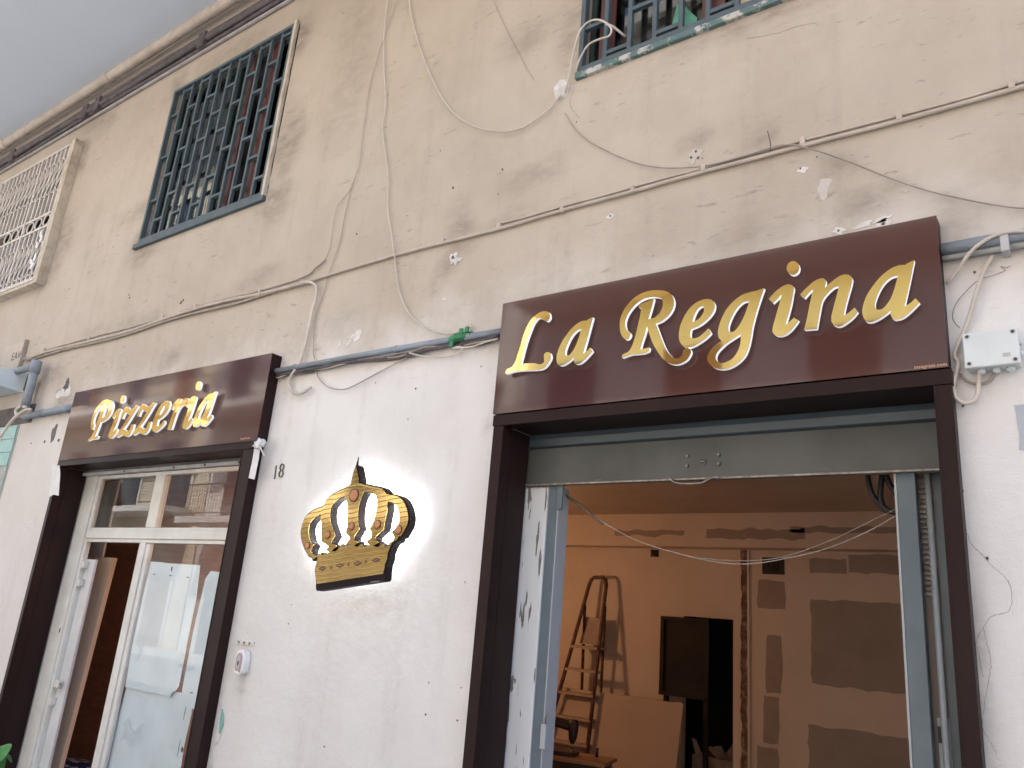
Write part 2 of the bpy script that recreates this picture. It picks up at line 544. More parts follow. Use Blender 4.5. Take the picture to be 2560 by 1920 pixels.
M['plaster_dirty'] = pm('grey_filler', (0.50, 0.48, 0.46), (0.66, 0.65, 0.63), 0.9, scale=9, bump=0.8, bscale=22)
M['paint_patch'] = pm('blue_grey_paint', (0.36, 0.39, 0.43), (0.42, 0.44, 0.47), 0.8, scale=6, bump=0.2, bscale=60)
M['shutter_olive'] = pm('olive_steel', (0.084, 0.089, 0.084), (0.062, 0.065, 0.060), 0.5, scale=2.5, rvar=0.12, bump=0.05, bscale=8)
M['shutter_blue'] = pm('blue_grey_steel', (0.062, 0.083, 0.094), (0.05, 0.067, 0.076), 0.42, scale=3, stretch=(0.4, 1, 1), rvar=0.1)
M['post_blue'] = pm('blue_grey_post', (0.115, 0.155, 0.18), (0.092, 0.125, 0.148), 0.45, scale=4, rvar=0.1)
M['post_pale'] = pm('pale_steel', (0.36, 0.39, 0.41), None, 0.45)
M['steel_worn'] = pm('worn_steel', (0.32, 0.31, 0.29), (0.16, 0.14, 0.12), 0.45, 0.6, scale=30)
M['frame_white'] = pm('cream_frame', (0.62, 0.62, 0.58), (0.54, 0.53, 0.49), 0.5, scale=5, bump=0.05)
M['leaf_white'] = pm('grey_white_panel', (0.58, 0.59, 0.59), (0.50, 0.51, 0.51), 0.5, scale=3)
M['glass'] = glass_mat('shop_glass', tint=(0.94, 0.955, 0.96), dirt=0.08)
M['glass_low'] = glass_mat('door_glass', tint=(0.96, 0.97, 0.975), ior=1.32, dirt=0.05)
M['glass_up'] = glass_mat('window_glass', tint=(0.55, 0.6, 0.6), dirt=0.05)
M['paper'] = pm('pale_board', (0.64, 0.715, 0.745), (0.59, 0.665, 0.695), 0.55, scale=2.5)
M['film'] = glass_mat('clear_film', tint=(0.92, 0.94, 0.95), ior=1.6, rough=0.12)
M['wood_pale'] = pm('pale_plank', (0.74, 0.61, 0.47), (0.66, 0.53, 0.40), 0.65, scale=4, stretch=(8, 8, 0.5))
M['terracotta'] = pm('terracotta_wall', (0.44, 0.21, 0.13), (0.33, 0.15, 0.095), 0.9, scale=5, stretch=(1, 1, 5), bump=0.5, bscale=14)
M['blue_bag'] = pm('blue_print_bag', (0.015, 0.035, 0.16), (0.55, 0.55, 0.52), 0.5, scale=9, lo=0.52, hi=0.56)
M['tape_white'] = pm('white_tape', (0.66, 0.66, 0.65), (0.58, 0.58, 0.57), 0.55, scale=9, bump=0.2)
M['room_wall'] = pm('skimmed_wall', (0.66, 0.58, 0.50), (0.60, 0.52, 0.44), 0.9, scale=1.5, bump=0.1, bscale=15)
M['room_board'] = pm('bare_plasterboard', (0.36, 0.31, 0.275), (0.31, 0.265, 0.235), 0.9, scale=3)
M['room_dark'] = pm('dark_room', (0.02, 0.018, 0.017), (0.035, 0.03, 0.028), 0.95, scale=3)
M['room_ceiling'] = pm('room_ceiling_paint', (0.56, 0.47, 0.40), (0.46, 0.385, 0.325), 0.9, scale=1.2)
M['room_floor'] = pm('room_floor_tiles', (0.20, 0.16, 0.13), (0.14, 0.11, 0.09), 0.8, scale=4)
M['ladder'] = pm('rusty_ladder', (0.085, 0.04, 0.028), (0.17, 0.125, 0.105), 0.6, scale=16, lo=0.45, hi=0.7)
M['ladder_step'] = pm('ladder_tread', (0.42, 0.35, 0.30), (0.30, 0.24, 0.20), 0.7, scale=8)
M['wood_table'] = pm('varnished_wood', (0.42, 0.25, 0.14), (0.33, 0.19, 0.105), 0.45, scale=4, stretch=(1, 6, 6))
M['iron'] = pm('black_iron', (0.025, 0.022, 0.022), (0.05, 0.035, 0.03), 0.45, scale=12)
M['sheet'] = pm('plasterboard_sheet', (0.47, 0.39, 0.33), (0.42, 0.35, 0.295), 0.9, scale=2)
M['cardboard'] = pm('torn_cardboard', (0.30, 0.20, 0.13), (0.45, 0.38, 0.30), 0.9, scale=5)
M['tile_green'] = pm('green_glazed_tile', (0.16, 0.36, 0.33), (0.24, 0.42, 0.385), 0.25, scale=4)
M['grout'] = pm('grout', (0.30, 0.36, 0.34), (0.40, 0.40, 0.38), 0.9, scale=9)
M['box_metal'] = pm('pale_blue_metal', (0.56, 0.63, 0.66), (0.50, 0.56, 0.585), 0.45, scale=3)
M['lintel_dark'] = pm('grimy_lintel', (0.075, 0.065, 0.065), (0.14, 0.125, 0.12), 0.85, scale=6, bump=0.4, bscale=18)
M['plate'] = pm('painted_plate', (0.50, 0.44, 0.38), (0.44, 0.385, 0.33), 0.8, scale=5, bump=0.15)
M['leaf'] = pm('glossy_leaf', (0.06, 0.20, 0.045), (0.10, 0.28, 0.075), 0.35, scale=6)
M['stem'] = pm('plant_stem', (0.08, 0.10, 0.04), None, 0.7)
M['terracotta_pot'] = pm('clay_pot', (0.33, 0.14, 0.08), (0.26, 0.11, 0.06), 0.8, scale=8)
M['soil'] = pm('soil', (0.04, 0.03, 0.022), (0.07, 0.05, 0.04), 0.95, scale=30, bump=0.6)
M['asphalt'] = pm('basalt_setts', (0.17, 0.168, 0.165), (0.13, 0.13, 0.13), 0.9, scale=20, bump=0.4, bscale=120)
M['pavement'] = pm('basalt_paving', (0.36, 0.35, 0.335), (0.29, 0.28, 0.27), 0.85, scale=2, bump=0.3, bscale=30)
M['kerb'] = pm('kerb_stone', (0.30, 0.29, 0.28), (0.22, 0.21, 0.20), 0.85, scale=6, bump=0.3)
M['opp_wall'] = pm('ochre_plaster', (0.62, 0.54, 0.41), (0.55, 0.475, 0.355), 0.9, scale=0.5, bump=0.1)
M['opp_wall2'] = pm('cream_plaster', (0.66, 0.62, 0.55), (0.59, 0.55, 0.485), 0.9, scale=0.5, bump=0.1)
M['opp_wall3'] = pm('rose_plaster', (0.56, 0.40, 0.32), (0.50, 0.35, 0.28), 0.9, scale=0.5, bump=0.1)
M['opp_slab'] = pm('balcony_slab', (0.60, 0.56, 0.50), (0.50, 0.46, 0.41), 0.85, scale=2)
M['opp_iron'] = pm('balcony_iron', (0.05, 0.05, 0.05), None, 0.5)
M['opp_shutter'] = pm('brown_roller_blind', (0.20, 0.11, 0.06), (0.16, 0.085, 0.045), 0.6, scale=4, stretch=(0.3, 1, 12))
M['opp_glass'] = pm('far_window_glass', (0.03, 0.035, 0.04), None, 0.08)
def gold_reflection_lines():
    """Brushed gold plate with contour reflections painted as dark wavy lines."""
    m = pm('gold_reflection_lines', (0.50, 0.36, 0.15), (0.42, 0.295, 0.115), 0.09, 1.0, scale=5)
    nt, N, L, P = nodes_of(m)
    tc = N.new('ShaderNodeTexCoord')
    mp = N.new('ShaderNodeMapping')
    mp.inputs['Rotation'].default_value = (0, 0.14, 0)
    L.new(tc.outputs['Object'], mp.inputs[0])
    w = N.new('ShaderNodeTexWave')  # wavy bands paint contour reflections into the gold's colour and bump
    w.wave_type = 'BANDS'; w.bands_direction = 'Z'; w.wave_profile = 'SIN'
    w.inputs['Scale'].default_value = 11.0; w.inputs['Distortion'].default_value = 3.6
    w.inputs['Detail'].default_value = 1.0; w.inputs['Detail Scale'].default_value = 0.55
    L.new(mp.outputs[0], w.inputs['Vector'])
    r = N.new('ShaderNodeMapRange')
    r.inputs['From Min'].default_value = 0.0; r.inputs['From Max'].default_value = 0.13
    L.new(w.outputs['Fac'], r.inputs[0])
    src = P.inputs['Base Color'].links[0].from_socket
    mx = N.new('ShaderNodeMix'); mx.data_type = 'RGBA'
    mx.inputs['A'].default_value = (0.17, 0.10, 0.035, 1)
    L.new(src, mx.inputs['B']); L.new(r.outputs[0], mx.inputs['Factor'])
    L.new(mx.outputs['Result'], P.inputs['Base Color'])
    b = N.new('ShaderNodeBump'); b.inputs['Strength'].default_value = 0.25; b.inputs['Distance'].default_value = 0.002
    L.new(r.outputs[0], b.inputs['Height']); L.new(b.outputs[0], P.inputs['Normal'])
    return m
M['gold_reflection_lines'] = gold_reflection_lines()
def peeling():
    m = bpy.data.materials.new('peeling_white_paint')
    nt, N, L, P = nodes_of(m)
    tc = N.new('ShaderNodeTexCoord')
    mp = N.new('ShaderNodeMapping'); mp.inputs['Scale'].default_value = (2.2, 2.2, 0.75)
    L.new(tc.outputs['Object'], mp.inputs[0])
    n = N.new('ShaderNodeTexNoise'); n.inputs['Scale'].default_value = 7; n.inputs['Detail'].default_value = 7; n.inputs['Roughness'].default_value = 0.6
    L.new(mp.outputs[0], n.inputs['Vector'])
    mp2 = N.new('ShaderNodeMapping'); mp2.inputs['Scale'].default_value = (9, 9, 0.9)
    L.new(tc.outputs['Object'], mp2.inputs[0])
    n2 = N.new('ShaderNodeTexNoise'); n2.inputs['Scale'].default_value = 4; n2.inputs['Detail'].default_value = 5
    L.new(mp2.outputs[0], n2.inputs['Vector'])
    r1 = N.new('ShaderNodeMapRange'); r1.inputs['From Min'].default_value = 0.645; r1.inputs['From Max'].default_value = 0.66
    L.new(n.outputs[0], r1.inputs[0])
    r2 = N.new('ShaderNodeMapRange'); r2.inputs['From Min'].default_value = 0.625; r2.inputs['From Max'].default_value = 0.64
    L.new(n2.outputs[0], r2.inputs[0])
    ad = N.new('ShaderNodeMath'); ad.operation = 'MAXIMUM'
    L.new(r1.outputs[0], ad.inputs[0]); L.new(r2.outputs[0], ad.inputs[1])
    mx = N.new('ShaderNodeMix'); mx.data_type = 'RGBA'
    mx.inputs['A'].default_value = (0.62, 0.65, 0.655, 1); mx.inputs['B'].default_value = (0.17, 0.155, 0.14, 1)
    L.new(ad.outputs[0], mx.inputs['Factor']); L.new(mx.outputs['Result'], P.inputs['Base Color'])
    b = N.new('ShaderNodeBump'); b.invert = True; b.inputs['Strength'].default_value = 0.7; b.inputs['Distance'].default_value = 0.006
    L.new(ad.outputs[0], b.inputs['Height']); L.new(b.outputs[0], P.inputs['Normal'])
    P.inputs['Roughness'].default_value = 0.6
    return m
M['peeling'] = peeling()
M['smear'] = pm('pale_smear', (0.50, 0.465, 0.43), (0.46, 0.42, 0.38), 0.9, scale=12)
M['fillet'] = pm('dirty_fillet', (0.34, 0.32, 0.32), (0.26, 0.235, 0.225), 0.9, scale=5)
M['crack'] = pm('crack_shade', (0.25, 0.22, 0.195), None, 0.95)
M['chase'] = pm('cut_masonry', (0.13, 0.075, 0.05), (0.36, 0.29, 0.23), 0.95, scale=14, lo=0.45, hi=0.7, bump=0.8)

# ------------------------------------------------------------------ the street
def sheet(name, x0, x1, y0, y1, z, mat, kind='structure'):
    return tag(mesh(name, [(x0, y0, z), (x1, y0, z), (x1, y1, z), (x0, y1, z)], [(0, 1, 2, 3)], mat), kind=kind)
sheet('ground', -120, 120, -120, 120, -0.16, M['asphalt'])
sheet('street', -60, 60, -9.3, -2.5, -0.13, M['asphalt'])
def pavement(name, y0, y1):
    p = tag(box(name, (-60, 60), (y0, y1), (-0.155, 0.0), M['pavement']), kind='structure')
    return p
pavement('pavement', -2.3, -0.02)
pavement('pavement', -11.5, -9.5)
for y0, y1 in ((-2.5, -2.303), (-9.497, -9.3)):
    tag(box('kerb', (-60, 60), (y0, y1), (-0.155, 0.005), M['kerb']), kind='structure')

# ------------------------------------------------------------------ the apartment building
WALL_T = 0.36
H_TOP = 8.6
WIN = [(-7.235, -5.29, 4.945, 6.66), (-2.255, -0.30, 4.945, 6.66), (-11.05, -9.36, 4.99, 6.60)]
DOOR_L = (-7.592, -4.85, 0.0, 2.79)
DOOR_R = (-2.565, -0.443, 0.0, 2.79)
DARK_L = (-10.9, -8.9, 0.0, 3.24)
OPEN = WIN + [DOOR_L, DOOR_R, DARK_L]
bld = tag(empty('apartment_building', (-5, 0.1, 0)), 'beige plastered apartment building with stained street wall, two shops and barred windows', 'building')
def wall_mesh():
    def fill(a, st):
        a = sorted(a); out = []
        for p, q in zip(a, a[1:]):
            n = max(1, round((q - p) / st)); out += [p + (q - p) * i / n for i in range(n)]
        return out + [a[-1]]
    xs = sorted(set(fill({-13.0, 1.2} | {o[0] for o in OPEN} | {o[1] for o in OPEN}, .055)) | {-24.0, 9.0})
    zs = sorted(set(fill({0.0, 7.6} | {o[2] for o in OPEN} | {o[3] for o in OPEN}, .055)) | {-0.15, H_TOP})
    V, F, idx = [], [], {}
    def v(x, y, z):
        k = (round(x, 5), round(y, 5), round(z, 5))
        if k not in idx: idx[k] = len(V); V.append(k)
        return idx[k]
    def hole(xa, xb, za, zb):
        cx, cz = (xa + xb) / 2, (za + zb) / 2
        return any(o[0] < cx < o[1] and o[2] < cz < o[3] for o in OPEN)
    for xa, xb in zip(xs, xs[1:]):
        for za, zb in zip(zs, zs[1:]):
            if hole(xa, xb, za, zb): continue
            F.append((v(xa, 0, za), v(xb, 0, za), v(xb, 0, zb), v(xa, 0, zb)))
            F.append((v(xa, WALL_T, za), v(xa, WALL_T, zb), v(xb, WALL_T, zb), v(xb, WALL_T, za)))
    for x0, x1, z0, z1 in OPEN:
        for (xa, za), (xb, zb) in (((x0, z0), (x1, z0)), ((x1, z0), (x1, z1)), ((x1, z1), (x0, z1)), ((x0, z1), (x0, z0))):
            F.append((v(xa, 0, za), v(xa, WALL_T, za), v(xb, WALL_T, zb), v(xb, 0, zb)))
    for a, b in (((-24, -0.15), (9, -0.15)), ((9, -0.15), (9, H_TOP)), ((9, H_TOP), (-24, H_TOP)), ((-24, H_TOP), (-24, -0.15))):
        F.append((v(a[0], 0, a[1]), v(b[0], 0, b[1]), v(b[0], WALL_T, b[1]), v(a[0], WALL_T, a[1])))
    return V, F
V, F = wall_mesh()
wall_o = mesh('wall', V, F, M['facade'], bld)
# grime: soiling of the plaster in smudges with ragged edges, stored per vertex
ga = wall_o.data.attributes.new('grime', 'FLOAT', 'POINT')
gv = []
for x, y, z in V:
    k = 0.0
    w = noise.noise(Vector((x * 2.3, 0, z * 2.3))) * .40 + noise.noise(Vector((x * 7, 3, z * 7))) * .22
    for (cx, cz, rx, rz, an, st_) in STAINS:
        dx, dz = x - cx, z - cz
        if abs(dx) > 2.2 * max(rx, rz) or abs(dz) > 2.2 * max(rx, rz): continue
        ca, sa = math.cos(an), math.sin(an)
        d = math.hypot((dx * ca + dz * sa) / rx, (-dx * sa + dz * ca) / rz) + w
        t = min(1, max(0, (1.15 - d) / 1.05))
        k = max(k, st_ * t * t * (3 - 2 * t))
    gv.append(k * 1.25 if y < .01 else 0.0)
ga.data.foreach_set('value', gv)
box('roof', (-24, 9), (WALL_T + 0.004, 9.0), (H_TOP - 0.3, H_TOP + 0.002), M['opp_slab'], bld)
box('rear_wall', (-24, 9), (9.004, 9.3), (-0.15, H_TOP), M['facade'], bld)
for xa, xb in ((-24, -23.7), (8.7, 9)):
    box('end_wall', (xa, xb), (WALL_T + 0.004, 9.0), (-0.15, H_TOP - 0.304), M['facade'], bld)
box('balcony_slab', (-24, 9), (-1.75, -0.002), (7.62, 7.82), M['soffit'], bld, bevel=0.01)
# upper floor slab behind the wall, so the storeys are closed boxes
box('floor_slab', (-23.7, 8.7), (WALL_T + 0.004, 9.0), (3.35, 3.55), M['room_ceiling'], bld)
box('floor_slab', (-23.7, 8.7), (WALL_T + 0.004, 9.0), (7.3, 7.6), M['room_ceiling'], bld)

# windows of the upper storey (behind the grilles)
def window(o, boards, cream=None):
    x0, x1, z0, z1 = o
    w = box('window', (x0 + 0.002, x1 - 0.002), (0.07, 0.115), (z0 + 0.002, z0 + 0.05), M['win_green'], bld)
    box('frame', (x0 + 0.002, x1 - 0.002), (0.07, 0.115), (z1 - 0.05, z1 - 0.002), M['win_green'], w)
    n = 2
    wd = (x1 - x0) / n
    for k in range(n + 1):
        xc = x0 + wd * k
        xa = max(x0 + 0.002, xc - 0.035); xb = min(x1 - 0.002, xc + 0.035)
        box('frame', (xa, xb), (0.072, 0.113), (z0 + 0.052, z1 - 0.052), M['win_green'], w)
    for k in range(n):
        box('pane', (x0 + wd * k + 0.03, x0 + wd * (k + 1) - 0.03), (0.088, 0.092), (z0 + 0.04, z1 - 0.04), M['glass_up'], w)
    for a, b, ya in boards:
        nb = max(1, int((b - a) / 0.085))
        for i in range(nb):
            s = (b - a) / nb
            box('shutter_board', (a + s * i + 0.003, a + s * (i + 1) - 0.003), (ya, ya + 0.02), (z0 + 0.01, z1 - 0.01), M['redwood'], w, bevel=0.003)
    if cream:
        box('blind', (cream[0], cream[1]), (0.05, 0.06), (z0 + 0.01, z1 - 0.05), M['cream_board'], w)
    # dark room behind
    bm = bmesh.new()
    bm_box(bm, x0 + .003, x1 - .003, 0.118, 3.2, z0 + .003, z1 - .003)
    for f in list(bm.faces):
        if f.calc_center_median().y < 0.12: bm.faces.remove(f)
    from_bm('dark_room', bm, M['room_dark'], w)
    return w
window(WIN[0], [(-6.06, -5.96, .042), (-5.735, -5.57, .042)])
window(WIN[1], [(-2.17, -2.06, .042), (-1.50, -1.36, .042)], cream=(-1.29, -0.99))
window(WIN[2], [])
# green folded awning cloth behind the grille of the window over the large sign
w2 = [o for o in bld.children if o.name.startswith('window')][1]
mesh('awning_cloth', [(-1.69, .05, 4.96), (-1.53, .05, 4.96), (-1.53, .05, 5.06), (-1.62, .06, 5.20), (-1.66, .06, 5.22), (-1.68, .05, 5.1)], [(0, 1, 2, 3, 4, 5)],
     pm('green_cloth', (0.06, 0.22, 0.15), (0.09, 0.30, 0.21), 0.7, scale=6), w2)
# plaster sill edges
box('sill', (-7.33, -5.30), (-0.035, 0.16), (4.875, 4.925), M['grille_green'], bld, bevel=0.006)
box('sill', (-2.285, -0.28), (-0.028, 0.16), (4.89, 4.93), M['grille_worn'], bld, bevel=0.006)
prism('plaster_edge', [rough_rect(-5.338, -5.305, 4.90, 6.70, .005, .08, 3)], -0.03, -0.001, M['cream_stone'], bld)

# ------------------------------------------------------------------ window grilles
def brick_grille(name, x0, x1, z0, z1, label, phase=0):
    g = tag(empty(name, ((x0 + x1) / 2, 0, z0)), label, 'window grille', 'green barred window grilles')
    y = 0.0
    fr = 0.032
    bar('frame', (x0 - .01, y, z0), (x1 + .01, y, z0), fr + .012, .05, M['grille_green'], g, .003)
    bar('frame', (x0 - .01, y, z1), (x1 + .01, y, z1), fr, .05, M['grille_green'], g, .003)
    bar('frame', (x0, y + .001, z0), (x0, y + .001, z1), fr, .048, M['grille_green'], g, .003)
    bar('frame', (x1, y + .001, z0), (x1, y + .001, z1), fr, .048, M['grille_green'], g, .003)
    n = 12
    s = (x1 - x0) / n
    for k in range(1, n):
        x = x0 + s * k
        bar('bar', (x, y + .004, z0 + .01), (x, y + .004, z1 - .01), .028, .032, M['grille_green'], g, .002)
    per = 0.49
    for k in range(n):
        a = x0 + s * k + .014; b = x0 + s * (k + 1) - .014
        z = z1 - 0.30 - (per / 2 if k % 2 else 0) * 1.0 + phase + (per if k % 2 else 0)
        while z > z0 + .04:
            if z < z1 - .04:
                bar('crosspiece', (a, y + .004, z), (b, y + .004, z), .026, .03, M['grille_green'], g)
            z -= per
    return g
brick_grille('window_grille', -7.25, -5.36, 4.945, 6.665, 'dark green barred grille over the small window between cream grille and hanging cables')
brick_grille('window_grille', -2.255, -0.30, 4.945, 6.665, 'worn green barred grille of the window above the large sign', phase=-0.13)

def cream_grille():
    x1, x0, z0, z1, y = -9.30, -11.15, 4.93, 6.66, -0.085
    g = tag(empty('ornamental_grille', ((x0 + x1) / 2, y, z0)), 'cream ornamental iron window grille with scrolls at the left edge', 'window grille')
    m = M['grille_cream']
    bar('frame', (x0, y, z0), (x1, y, z0), .04, .035, m, g); bar('frame', (x0, y, z1), (x1, y, z1), .03, .03, m, g)
    bar('frame', (x1, y, z0), (x1, y, z1), .03, .03, m, g); bar('frame', (x0, y, z0), (x0, y, z1), .03, .03, m, g)
    xm = -9.98
    bar('mullion', (xm, y - .004, z0), (xm, y - .004, z1), .034, .036, m, g)
    za, zb = 5.60, 5.77
    for z in (za, zb): bar('rail', (x0, y - .002, z), (x1, y - .002, z), .026, .03, m, g)
    n = 16
    s = (x1 - x0) / n
    for k in range(1, n):
        x = x0 + s * k
        if abs(x - xm) < .04: continue
        bar('bar', (x, y + .002, z0), (x, y + .002, za), .030, .024, m, g)
        bar('bar', (x, y + .002, zb), (x, y + .002, z1), .030, .024, m, g)
    for k in range(6):
        xc = x1 - .10 - k * .205
        if abs(xc - xm) < .09: xc -= .02
        pts = [(xc + .08 * math.cos(t), y - .006, (za + zb) / 2 + .070 * math.sin(t)) for t in [2 * math.pi * i / 16 for i in range(16)]]
        tube('ring', pts, .010, m, g, 6, True)
    # pointed scrolls on the bars, upper and lower panel
    for zc in (6.28, 5.22):
        for k in range(n):
            xc = x0 + s * (k + .5)
            a = s * .5
            pts = [(xc - a, zc - .20), (xc - a * .3, zc - .13), (xc + a * .75, zc - .02), (xc + a * .9, zc + .10), (xc + a * .2, zc + .19), (xc - a * .7, zc + .20), (xc - a * .9, zc + .16)]
            tube('scroll', path3(pts, y - .014, 3), .0085, m, g, 5)
            pts2 = [(2 * xc - p[0], 2 * zc - p[1] - .02) for p in pts]
            tube('scroll', path3(pts2, y - .012, 3), .0085, m, g, 5)
    # white leaf ornaments still bright paint
    for px, pz, a in ((-9.40, 5.50, .3), (-9.36, 5.43, -.2), (-9.42, 5.36, .4), (-9.38, 5.20, 0), (-9.45, 5.16, .9), (-9.40, 5.10, -.6)):
        prism('leaf_ornament', [blob(px, pz, .026, .05, 10, .1, px * 3, a)], y - .03, y - .018, M['white_plastic'], g)
    return g
cream_grille()
def stone_surround():
    s = tag(empty('window_surround', (-10.2, 0, 4.85)), 'rough cream stone surround jutting out round the ornamental grille', 'window surround')
    prism('jamb', [rough_rect(-9.285, -9.20, 4.865, 6.70, .014, .07, 5)], -0.10, -0.001, M['cream_stone'], s)
    box('sill', (-11.2, -9.288), (-0.10, 0.10), (4.865, 4.905), M['cream_stone'], s, bevel=.006)
stone_surround()

# ------------------------------------------------------------------ pipes in the angle of the balcony
def pipe_beige():
    p = tag(empty('beige_pipe', (-9, -.1, 7.4)), 'thick beige drain pipe running under the balcony soffit', 'pipe')
    y = -.12; z = 7.335
    tube('pipe', [(-24, y, z), (-2, y, z), (4, y, z)], .056, M['pipe_beige'], p, 14)
    for x in (-11.42, -8.70, -6.2):
        tube('collar', [(x - .05, y, z), (x + .05, y, z)], .064, M['pipe_beige'], p, 14)
    return p
pipe_beige()
def dark_bundle():
    p = tag(empty('cable_bundle', (-9, -.04, 7.1)), 'dark cable bundle clipped to the wall below the beige pipe', 'cable')
    for k, (dy, dz, r) in enumerate(((-.045, 7.11, .034), (-.04, 7.17, .028), (-.03, 7.05, .022))):
        pts = [(-24 + i * 1.1, dy, dz + .012 * math.sin(i * 1.7 + k * 2)) for i in range(26)]
        tube('strand', smooth3(pts, 4), r, M['dark_cable'], p, 8)
    for x in (-11.2, -9.25, -8.95, -6.85):
        box('clip', (x - .06, x + .06), (-.085, -.001), (7.02, 7.20), M['dark_cable'], p, bevel=.01)
    box('mortar_fillet', (-24, 4), (-.035, -.001), (6.985, 7.022), M['fillet'], p, bevel=.012)
dark_bundle()

# ------------------------------------------------------------------ marks on the plaster (children of the building)
def patch(pts_or_blob, mat, t=0.003, name='plaster_patch'):
    return prism(name, [pts_or_blob], -t, 0.004, mat, bld)
def hole(p, r, spall=0.0, seed=0, n=9):
    if spall:
        patch(blob(p[0], p[1], spall, spall * .8, 18, .45, seed), M['plaster_white'], .0030)
    r *= .62; spall *= .75
    patch(blob(p[0], p[1], r, r * 1.1, n, .22, seed + 3), M['hole'], .0045, 'drilled_hole')
# cluster of three drilled holes
patch(blob(*(-1.5061, 4.1277), .036, .036, 20, .35, 5), M['smear'], .0025)
for k, q in enumerate(((-1.4995, 4.1492), (-1.526, 4.1198), (-1.4859, 4.1074))): hole(q, .0115, 0, k)
hole((-1.4626, 4.0955), .004)
patch(blob(*(-0.9555, 3.875), .022, .015, 14, .5, 9), M['plaster_white'])
hole((-0.9661, 3.8867), .008)
hole((-0.8884, 3.9621), .004); hole((-0.8894, 3.9268), .004)
hole((-0.8052, 3.5171), .009, .024, 11)
hole((-0.6182, 3.5061), .012, .030, 12)
patch(blob(*(-0.6962, 3.5216), .035, .012, 16, .6, 13, .2), M['plaster_white'])
patch(blob(*(-0.6223, 3.5262), .04, .012, 16, .6, 14, .2), M['plaster_white'])
hole((-1.9962, 3.8954), .009, .02, 15)
hole((-2.7988, 4.4297), .010); hole((-3.2025, 4.412), .012); hole((-2.8143, 4.4029), .004); hole((-3.5999, 4.3063), .005)
hole((-4.0918, 4.285), .009); hole((-2.2633, 4.5937), .005); hole((-2.813, 4.2561), .005); hole((-3.3628, 4.7438), .005)
for k, q in enumerate(((-2.8133, 3.118), (-3.6813, 3.1162), (-3.3171, 3.0374), (-3.3509, 2.8443), (-2.9559, 1.3657), (-2.9551, 1.2082), (-2.7343, 1.3644), (-2.7394, 1.2075), (-3.6862, 0.9458), (-4.1618, 1.6992), (-4.1647, 1.585), (-0.3727, 2.6536), (-2.7765, 1.8933))):
    hole(q, .0045 + .0015 * (k % 3), .009 if k % 4 == 0 else 0, k + 20)
hole((-0.2917, 3.2072), .008, 0, 40)
hole((-0.3371, 2.0716), .008, 0, 41)
hole((-0.3991, 2.3219), .010, 0, 42)
hole((-6.2677, 4.1372), .022, .0, 43); hole((-6.2378, 4.1539), .015, 0, 44); hole((-7.2033, 4.3515), .012, 0, 45); hole((-7.233, 4.389), .008, 0, 46)
hole((-8.2076, 3.0147), .022, 0, 47); hole((-8.5004, 3.0177), .012, 0, 48); hole((-7.9207, 3.0115), .025, 0, 49)
patch(blob(*(-8.0555, 3.0897), .045, .085, 16, .35, 50), M['lintel_dark'])
patch(blob(*(-8.054, 3.5776), .055, .075, 16, .4, 51), M['lintel_dark'])
patch(blob(*(-8.088, 3.5011), .10, .06, 18, .45, 52), M['plaster_dirty'], .002)
patch(blob(*(-3.9492, 3.4732), .07, .035, 22, .75, 53, .5), M['plaster_white'])
patch(blob(*(-4.0849, 3.4477), .012, .03, 12, .6, 54), M['plaster_white'])
patch(blob(*(-8.0636, 2.2136), .11, .055, 20, .45, 55, .3), M['plaster_white'], .002)
patch(blob(*(-3.1649, 3.6089), .022, .009, 14, .5, 56, -.3), M['plaster_white'])
patch(blob(*(-0.8627, 3.7524), .030, .05, 16, .4, 57, -.3), M['smear'], .0012)
# blue-grey painted rectangle at the right end of the wall
patch(rough_rect((-0.2039, 2.641)[0], 0.12, (-0.2191, 2.4624)[1], (-0.2039, 2.641)[1], .006, .03, 2), M['paint_patch'], .0025, 'painted_rectangle')
# torn broken-out plaster over the pale wall
def broken(cx, cz, s, seed):
    patch(blob(cx, cz, s, s * .9, 18, .6, seed), M['plaster_dirty'], .004)
    patch(blob(cx - s * .2, cz + s * .35, s * .35, s * .3, 10, .4, seed + 1), M['hole'], .006, 'drilled_hole')
broken(*(-3.1201, 3.8711), .045, 60)
# cracks: fine open lines in the plaster
def crack(pts, w=.0022, seed=0):
    base = path3(pts, 0, 6)
    V, F = [], []
    for i, p in enumerate(base):
        d = (base[min(i + 1, len(base) - 1)] - base[max(i - 1, 0)])
        n = Vector((-d.z, 0, d.x)).normalized()
        j = noise.noise(Vector((i * .9, seed, 0))) * .006
        k = w * (.4 + .9 * abs(noise.noise(Vector((i * .6, seed + 4, 1)))))
        V += [p + n * (j + k) + Vector((0, -.0025, 0)), p + n * (j - k) + Vector((0, -.0025, 0))]
        if i: F.append((2*i - 2, 2*i - 1, 2*i + 1, 2*i))
    mesh('crack', V, F, M['crack'], bld)
crack([(-0.3988,2.1835), (-0.3852,2.1262), (-0.3486,2.0815), (-0.3266,2.0485), (-0.2866,2.0057), (-0.2712,1.9629), (-0.2818,1.8927), (-0.3361,1.8681), (-0.3682,1.8284), (-0.3942,1.7731), (-0.3881,1.726), (-0.3813,1.6587)], .0014, 1)
crack([(-0.3682,1.8284), (-0.3606,1.7705), (-0.3532,1.7134), (-0.3653,1.65), (-0.3833,1.571), (-0.3964,1.4935), (-0.3787,1.4509), (-0.3589,1.4095)], .0012, 2)
crack([(-2.2929,4.83), (-2.3222,4.7739), (-2.306,4.7016), (-2.2452,4.6145)], .0022, 3)
crack([(-1.2249,4.747), (-1.0697,4.714), (-0.9596,4.7089), (-0.8834,4.6939), (-0.8616,4.6653)], .0018, 5)
crack([(-2.1593,3.8731), (-2.0933,3.8666), (-2.0441,3.8737)], .0022, 6)
